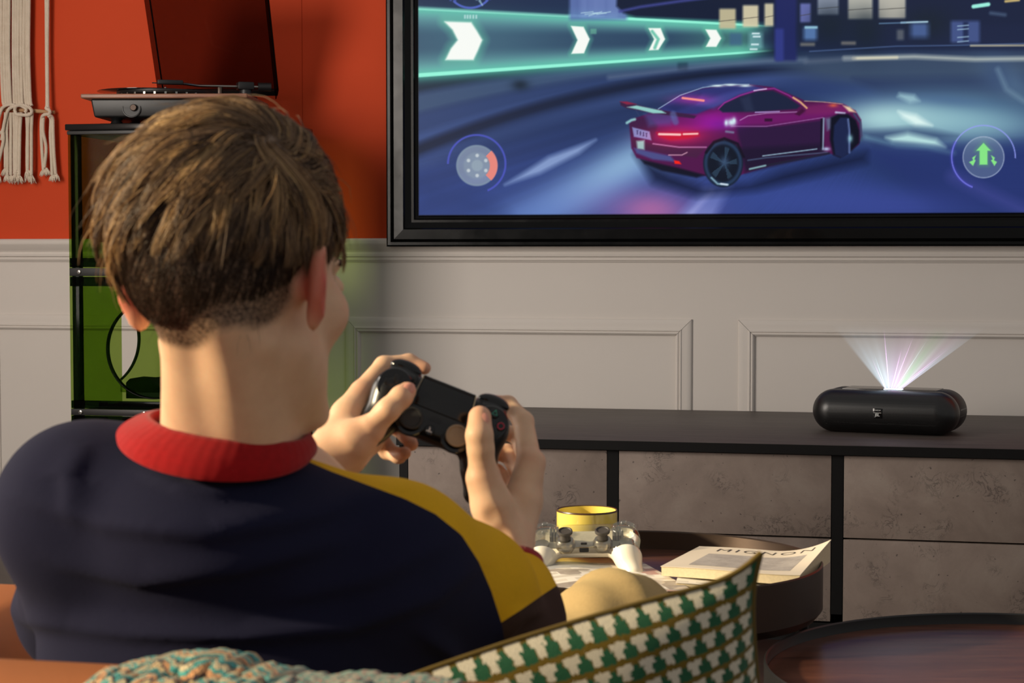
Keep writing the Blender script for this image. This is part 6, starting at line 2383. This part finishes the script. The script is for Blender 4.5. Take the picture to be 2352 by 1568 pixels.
# ------------------------------------------------------------------ green and white patterned cushion
def cushion():
    TR = P(1722, 1322, 1.40)
    ax = P(700, 1660, 1.30) - TR                   # along the top edge, to the left
    L = 0.41
    ax = ax / np.linalg.norm(ax)
    dn = np.array([0.065, 0.09, -0.39]); dn -= ax * (dn @ ax) * 0.35; dn /= np.linalg.norm(dn)
    n = np.cross(dn, ax); n /= np.linalg.norm(n)
    if n[1] > 0: n = -n                            # towards the camera
    N = 72
    uu = np.linspace(-1, 1, N)
    U, V = np.meshgrid(uu, uu, indexing='ij')
    def shape(side):
        e = (1 - np.abs(U) ** 2.4) * (1 - np.abs(V) ** 2.4)
        th = 0.072 * np.clip(e, 0, 1) ** 0.62
        # edges bow inwards between the corners
        bx = 1 - 0.05 * (1 - V ** 2) ** 1.0 * np.abs(U) ** 3
        by = 1 + 0.05 * (1 - U ** 2) ** 1.0 * np.abs(V) ** 3
        a = (U * bx + 1) / 2 * L; b = (V * by + 1) / 2 * L
        ear = np.clip(np.abs(U) * np.abs(V), 0, 1) ** 16 * 0.012
        a = a + ear * np.sign(U); b = b + ear * 1.3 * np.sign(V)
        wr = 0.0022 * np.sin(14 * U + 6 * V) * np.clip(e, 0, 1)
        return TR[None, None] + a[..., None] * ax + b[..., None] * dn + (side * (th + wr))[..., None] * n
    F_, B_ = shape(1), shape(-1)
    v = np.concatenate([F_.reshape(-1, 3), B_.reshape(-1, 3)])
    i = np.arange(N * N).reshape(N, N)
    q = np.stack([i[:-1, :-1].ravel(), i[1:, :-1].ravel(), i[1:, 1:].ravel(), i[:-1, 1:].ravel()], 1)
    f = np.concatenate([q, q[:, ::-1] + N * N])
    root_l = np.array([TR[0] + ax[0] * L / 2, TR[1] + 0.06, 0.27])
    r = empty('cushion', root_l, 0, 'square cushion with a green, olive and white woven pattern', 'cushion')
    t = NT('woven_cushion_cloth')
    uv = t.n('ShaderNodeUVMap')
    sp = t.n('ShaderNodeSeparateXYZ'); 
    mp = t.n('ShaderNodeMapping'); mp.inputs['Scale'].default_value = (22, 31, 1)
    nzv = t.n('ShaderNodeTexNoise'); nzv.inputs['Scale'].default_value = 260; nzv.inputs['Detail'].default_value = 2
    t.link(uv.outputs[0], nzv.inputs['Vector'])
    ad = t.n('ShaderNodeVectorMath'); ad.operation = 'ADD'
    sc_ = t.n('ShaderNodeVectorMath'); sc_.operation = 'SCALE'; sc_.inputs['Scale'].default_value = 0.30
    sub = t.n('ShaderNodeVectorMath'); sub.operation = 'SUBTRACT'; sub.inputs[1].default_value = (0.5, 0.5, 0.5)
    t.link(nzv.outputs['Color'], sub.inputs[0]); t.link(sub.outputs[0], sc_.inputs[0])
    t.link(uv.outputs[0], mp.inputs[0]); t.link(mp.outputs[0], ad.inputs[0]); t.link(sc_.outputs[0], ad.inputs[1])
    t.link(ad.outputs[0], sp.inputs[0])
    fu = t.math('FRACT', sp.outputs[0]); fv = t.math('FRACT', sp.outputs[1])
    def band(x, a, b): return t.math('MULTIPLY', t.math('GREATER_THAN', x, a), t.math('LESS_THAN', x, b))
    bar = t.math('MULTIPLY', band(fu, 0.06, 0.74), band(fv, 0.04, 0.36))
    stem = t.math('MULTIPLY', band(fu, 0.20, 0.56), band(fv, 0.30, 0.74))
    white = t.math('MAXIMUM', bar, stem)
    g1 = t.math('MULTIPLY', t.math('MAXIMUM', t.math('GREATER_THAN', fu, 0.56), t.math('LESS_THAN', fu, 0.16)), band(fv, 0.30, 0.84))
    g2 = t.math('MULTIPLY', t.math('GREATER_THAN', fu, 0.74), band(fv, 0.14, 0.5))
    green = t.math('MAXIMUM', g1, g2)
    thread = t.n('ShaderNodeTexNoise'); thread.inputs['Scale'].default_value = 420; t.link(uv.outputs[0], thread.inputs['Vector'])
    ol = t.mix(thread.outputs[0], srgb(84, 66, 14), srgb(132, 108, 34))
    gr = t.mix(thread.outputs[0], srgb(24, 66, 44), srgb(48, 108, 74))
    wh = t.mix(thread.outputs[0], srgb(196, 186, 160), srgb(232, 224, 204))
    t.set(color=t.mix(white, t.mix(green, ol, gr), wh), rough=0.95, sheen=0.2, spec=0.1)
    t.bump(t.math('ADD', thread.outputs[0], t.math('MULTIPLY', white, 0.6)), 0.6, 0.002)
    o = np_mesh('cover', v, f, t.m, r, True, root_l)
    me = o.data
    uvl = me.uv_layers.new(name='uv')
    li = np.empty(len(me.loops), np.int32); me.loops.foreach_get('vertex_index', li)
    k = li % (N * N)
    UV = np.stack([1 - (U.ravel()[k] + 1) / 2, (V.ravel()[k] + 1) / 2], 1)
    uvl.data.foreach_set('uv', UV.astype(np.float32).ravel())
    # olive piping round the edge
    rim = [i[j, 0] for j in range(N)] + [i[-1, j] for j in range(1, N)] + [i[j, -1] for j in range(N - 2, -1, -1)] + [i[0, j] for j in range(N - 2, 0, -1)]
    bm = bmesh.new()
    add_tube(bm, [v[j] - root_l for j in rim] + [v[rim[0]] - root_l], 0.0022, 6, caps=False)
    finish('piping', bm, plain('olive_piping', (104, 84, 30), 0.9, scale=200), o, smooth=True)


cushion()

# ------------------------------------------------------------------ knitted throw over the back of the sofa
def throw_blanket():
    prof = np.array([(120, 1600), (165, 1572), (200, 1550), (240, 1528), (300, 1508), (360, 1500), (420, 1494), (455, 1487), (500, 1496), (528, 1506), (540, 1522), (590, 1521), (625, 1530),
                     (660, 1545), (720, 1548), (800, 1545), (880, 1550), (960, 1556), (1040, 1562)], float)
    nu, nv = 170, 46
    xs = np.linspace(120, 1040, nu)
    rng = np.random.default_rng(5)
    ys = np.interp(xs, prof[:, 0], prof[:, 1])
    rows = []
    for j in range(nv):
        t = j / (nv - 1)                          # 0 hangs down behind (camera side), 1 hangs down inside
        row = []
        for i, x in enumerate(xs):
            ridge_ = P(x, ys[i], 1.20 - (x - 500) / 4200 * 1.2 * 0.2126)
            a = (t - 0.52) * 2.0
            fold = 0.006 * math.sin(x * 0.045 + 5 * t) + 0.004 * math.sin(x * 0.11 + 9 * t) + 0.003 * math.sin(x * 0.21 - 14 * t)
            hump = math.exp(-((x - 450) / 80.0) ** 2)
            back_ = 0.125 * a
            drop = 0.10 * max(0.0, abs(a) - 0.25) ** 1.5 * (2.4 if a < 0 else 1.8) + 0.018 * a * a
            drop += (0.012 * hump * math.sin(t * 18.0) * (0.5 if abs(a) < 0.1 else 1.0)) if a < 0.0 else 0.0
            p = ridge_ + E2 * (back_ + fold * 0.8) + np.array([0, 0, -0.011 - drop + (fold * 0.35 if a < -0.05 else 0)])
            row.append(p)
        rows.append(row)
    G = np.array(rows)
    v = G.reshape(-1, 3)
    i = np.arange(nu * nv).reshape(nv, nu)
    f = np.stack([i[:-1, :-1].ravel(), i[:-1, 1:].ravel(), i[1:, 1:].ravel(), i[1:, :-1].ravel()], 1)
    t = NT('knitted_throw')
    uv = t.n('ShaderNodeUVMap')
    sp = t.n('ShaderNodeSeparateXYZ'); t.link(uv.outputs[0], sp.inputs[0])
    u, w = sp.outputs[0], sp.outputs[1]
    stitch_u = t.math('ABSOLUTE', t.math('SUBTRACT', t.math('FRACT', t.math('MULTIPLY', u, 150.0)), 0.5))
    stitch = t.math('SINE', t.math('MULTIPLY_ADD', w, 520.0, t.math('MULTIPLY', stitch_u, 7.0)))
    # zigzag bands of colour
    zig = t.math('ABSOLUTE', t.math('SUBTRACT', t.math('FRACT', t.math('MULTIPLY', u, 9.0)), 0.5))
    ph = t.math('FRACT', t.math('ADD', t.math('MULTIPLY', w, 9.0), t.math('MULTIPLY', zig, 1.0)))
    cell = t.n('ShaderNodeTexWhiteNoise'); cell.noise_dimensions = '2D'
    cmb = t.n('ShaderNodeCombineXYZ'); t.link(t.math('FLOOR', t.math('MULTIPLY', u, 150.0)), cmb.inputs[0]); t.link(t.math('FLOOR', t.math('MULTIPLY', w, 83.0)), cmb.inputs[1])
    t.link(cmb.outputs[0], cell.inputs['Vector'])
    jit = t.math('FRACT', t.math('MULTIPLY_ADD', cell.outputs[0], 0.07, ph))
    pal = t.ramp(jit, [(0.0, srgb(74, 170, 166)), (0.22, srgb(226, 198, 150)), (0.40, srgb(40, 36, 60)), (0.48, srgb(228, 168, 118)), (0.66, srgb(84, 178, 172)), (0.80, srgb(216, 200, 164)), (0.92, srgb(52, 44, 56))], 'CONSTANT')
    right = t.math('MULTIPLY', t.math('SUBTRACT', u, 0.52), 12.0, clamp=True)
    pal2 = t.ramp(cell.outputs[0], [(0.0, srgb(128, 170, 156)), (0.3, srgb(196, 188, 168)), (0.55, srgb(96, 150, 144)), (0.75, srgb(190, 140, 126)), (0.9, srgb(110, 96, 92))], 'CONSTANT')
    col = t.mix(right, pal, pal2)
    edge = t.math('LESS_THAN', u, 0.045)
    col = t.mix(edge, col, t.ramp(t.math('FRACT', t.math('MULTIPLY', u, 70.0)), [(0, srgb(28, 28, 66)), (0.55, srgb(206, 150, 104))], 'CONSTANT'))
    t.set(color=t.mix(t.math('MULTIPLY_ADD', stitch, 0.14, 0.14), col, srgb(40, 30, 30)), rough=0.95, sheen=0.2, spec=0.1)
    t.bump(stitch, 0.5, 0.002)
    base = np.array([R0[0], R0[1], SZ])
    o = np_mesh('throw_blanket', v, f, t.m, None, True, base)
    o.location = base
    me = o.data
    uvl = me.uv_layers.new(name='uv')
    li = np.empty(len(me.loops), np.int32); me.loops.foreach_get('vertex_index', li)
    uvl.data.foreach_set('uv', np.stack([(li % nu) / (nu - 1), (li // nu) / (nv - 1)], 1).astype(np.float32).ravel())
    md = o.modifiers.new('thickness', 'SOLIDIFY'); md.thickness = 0.006; md.offset = 1.0
    tag(o, 'turquoise, cream and orange knitted throw lying over the sofa back', 'blanket')


throw_blanket()
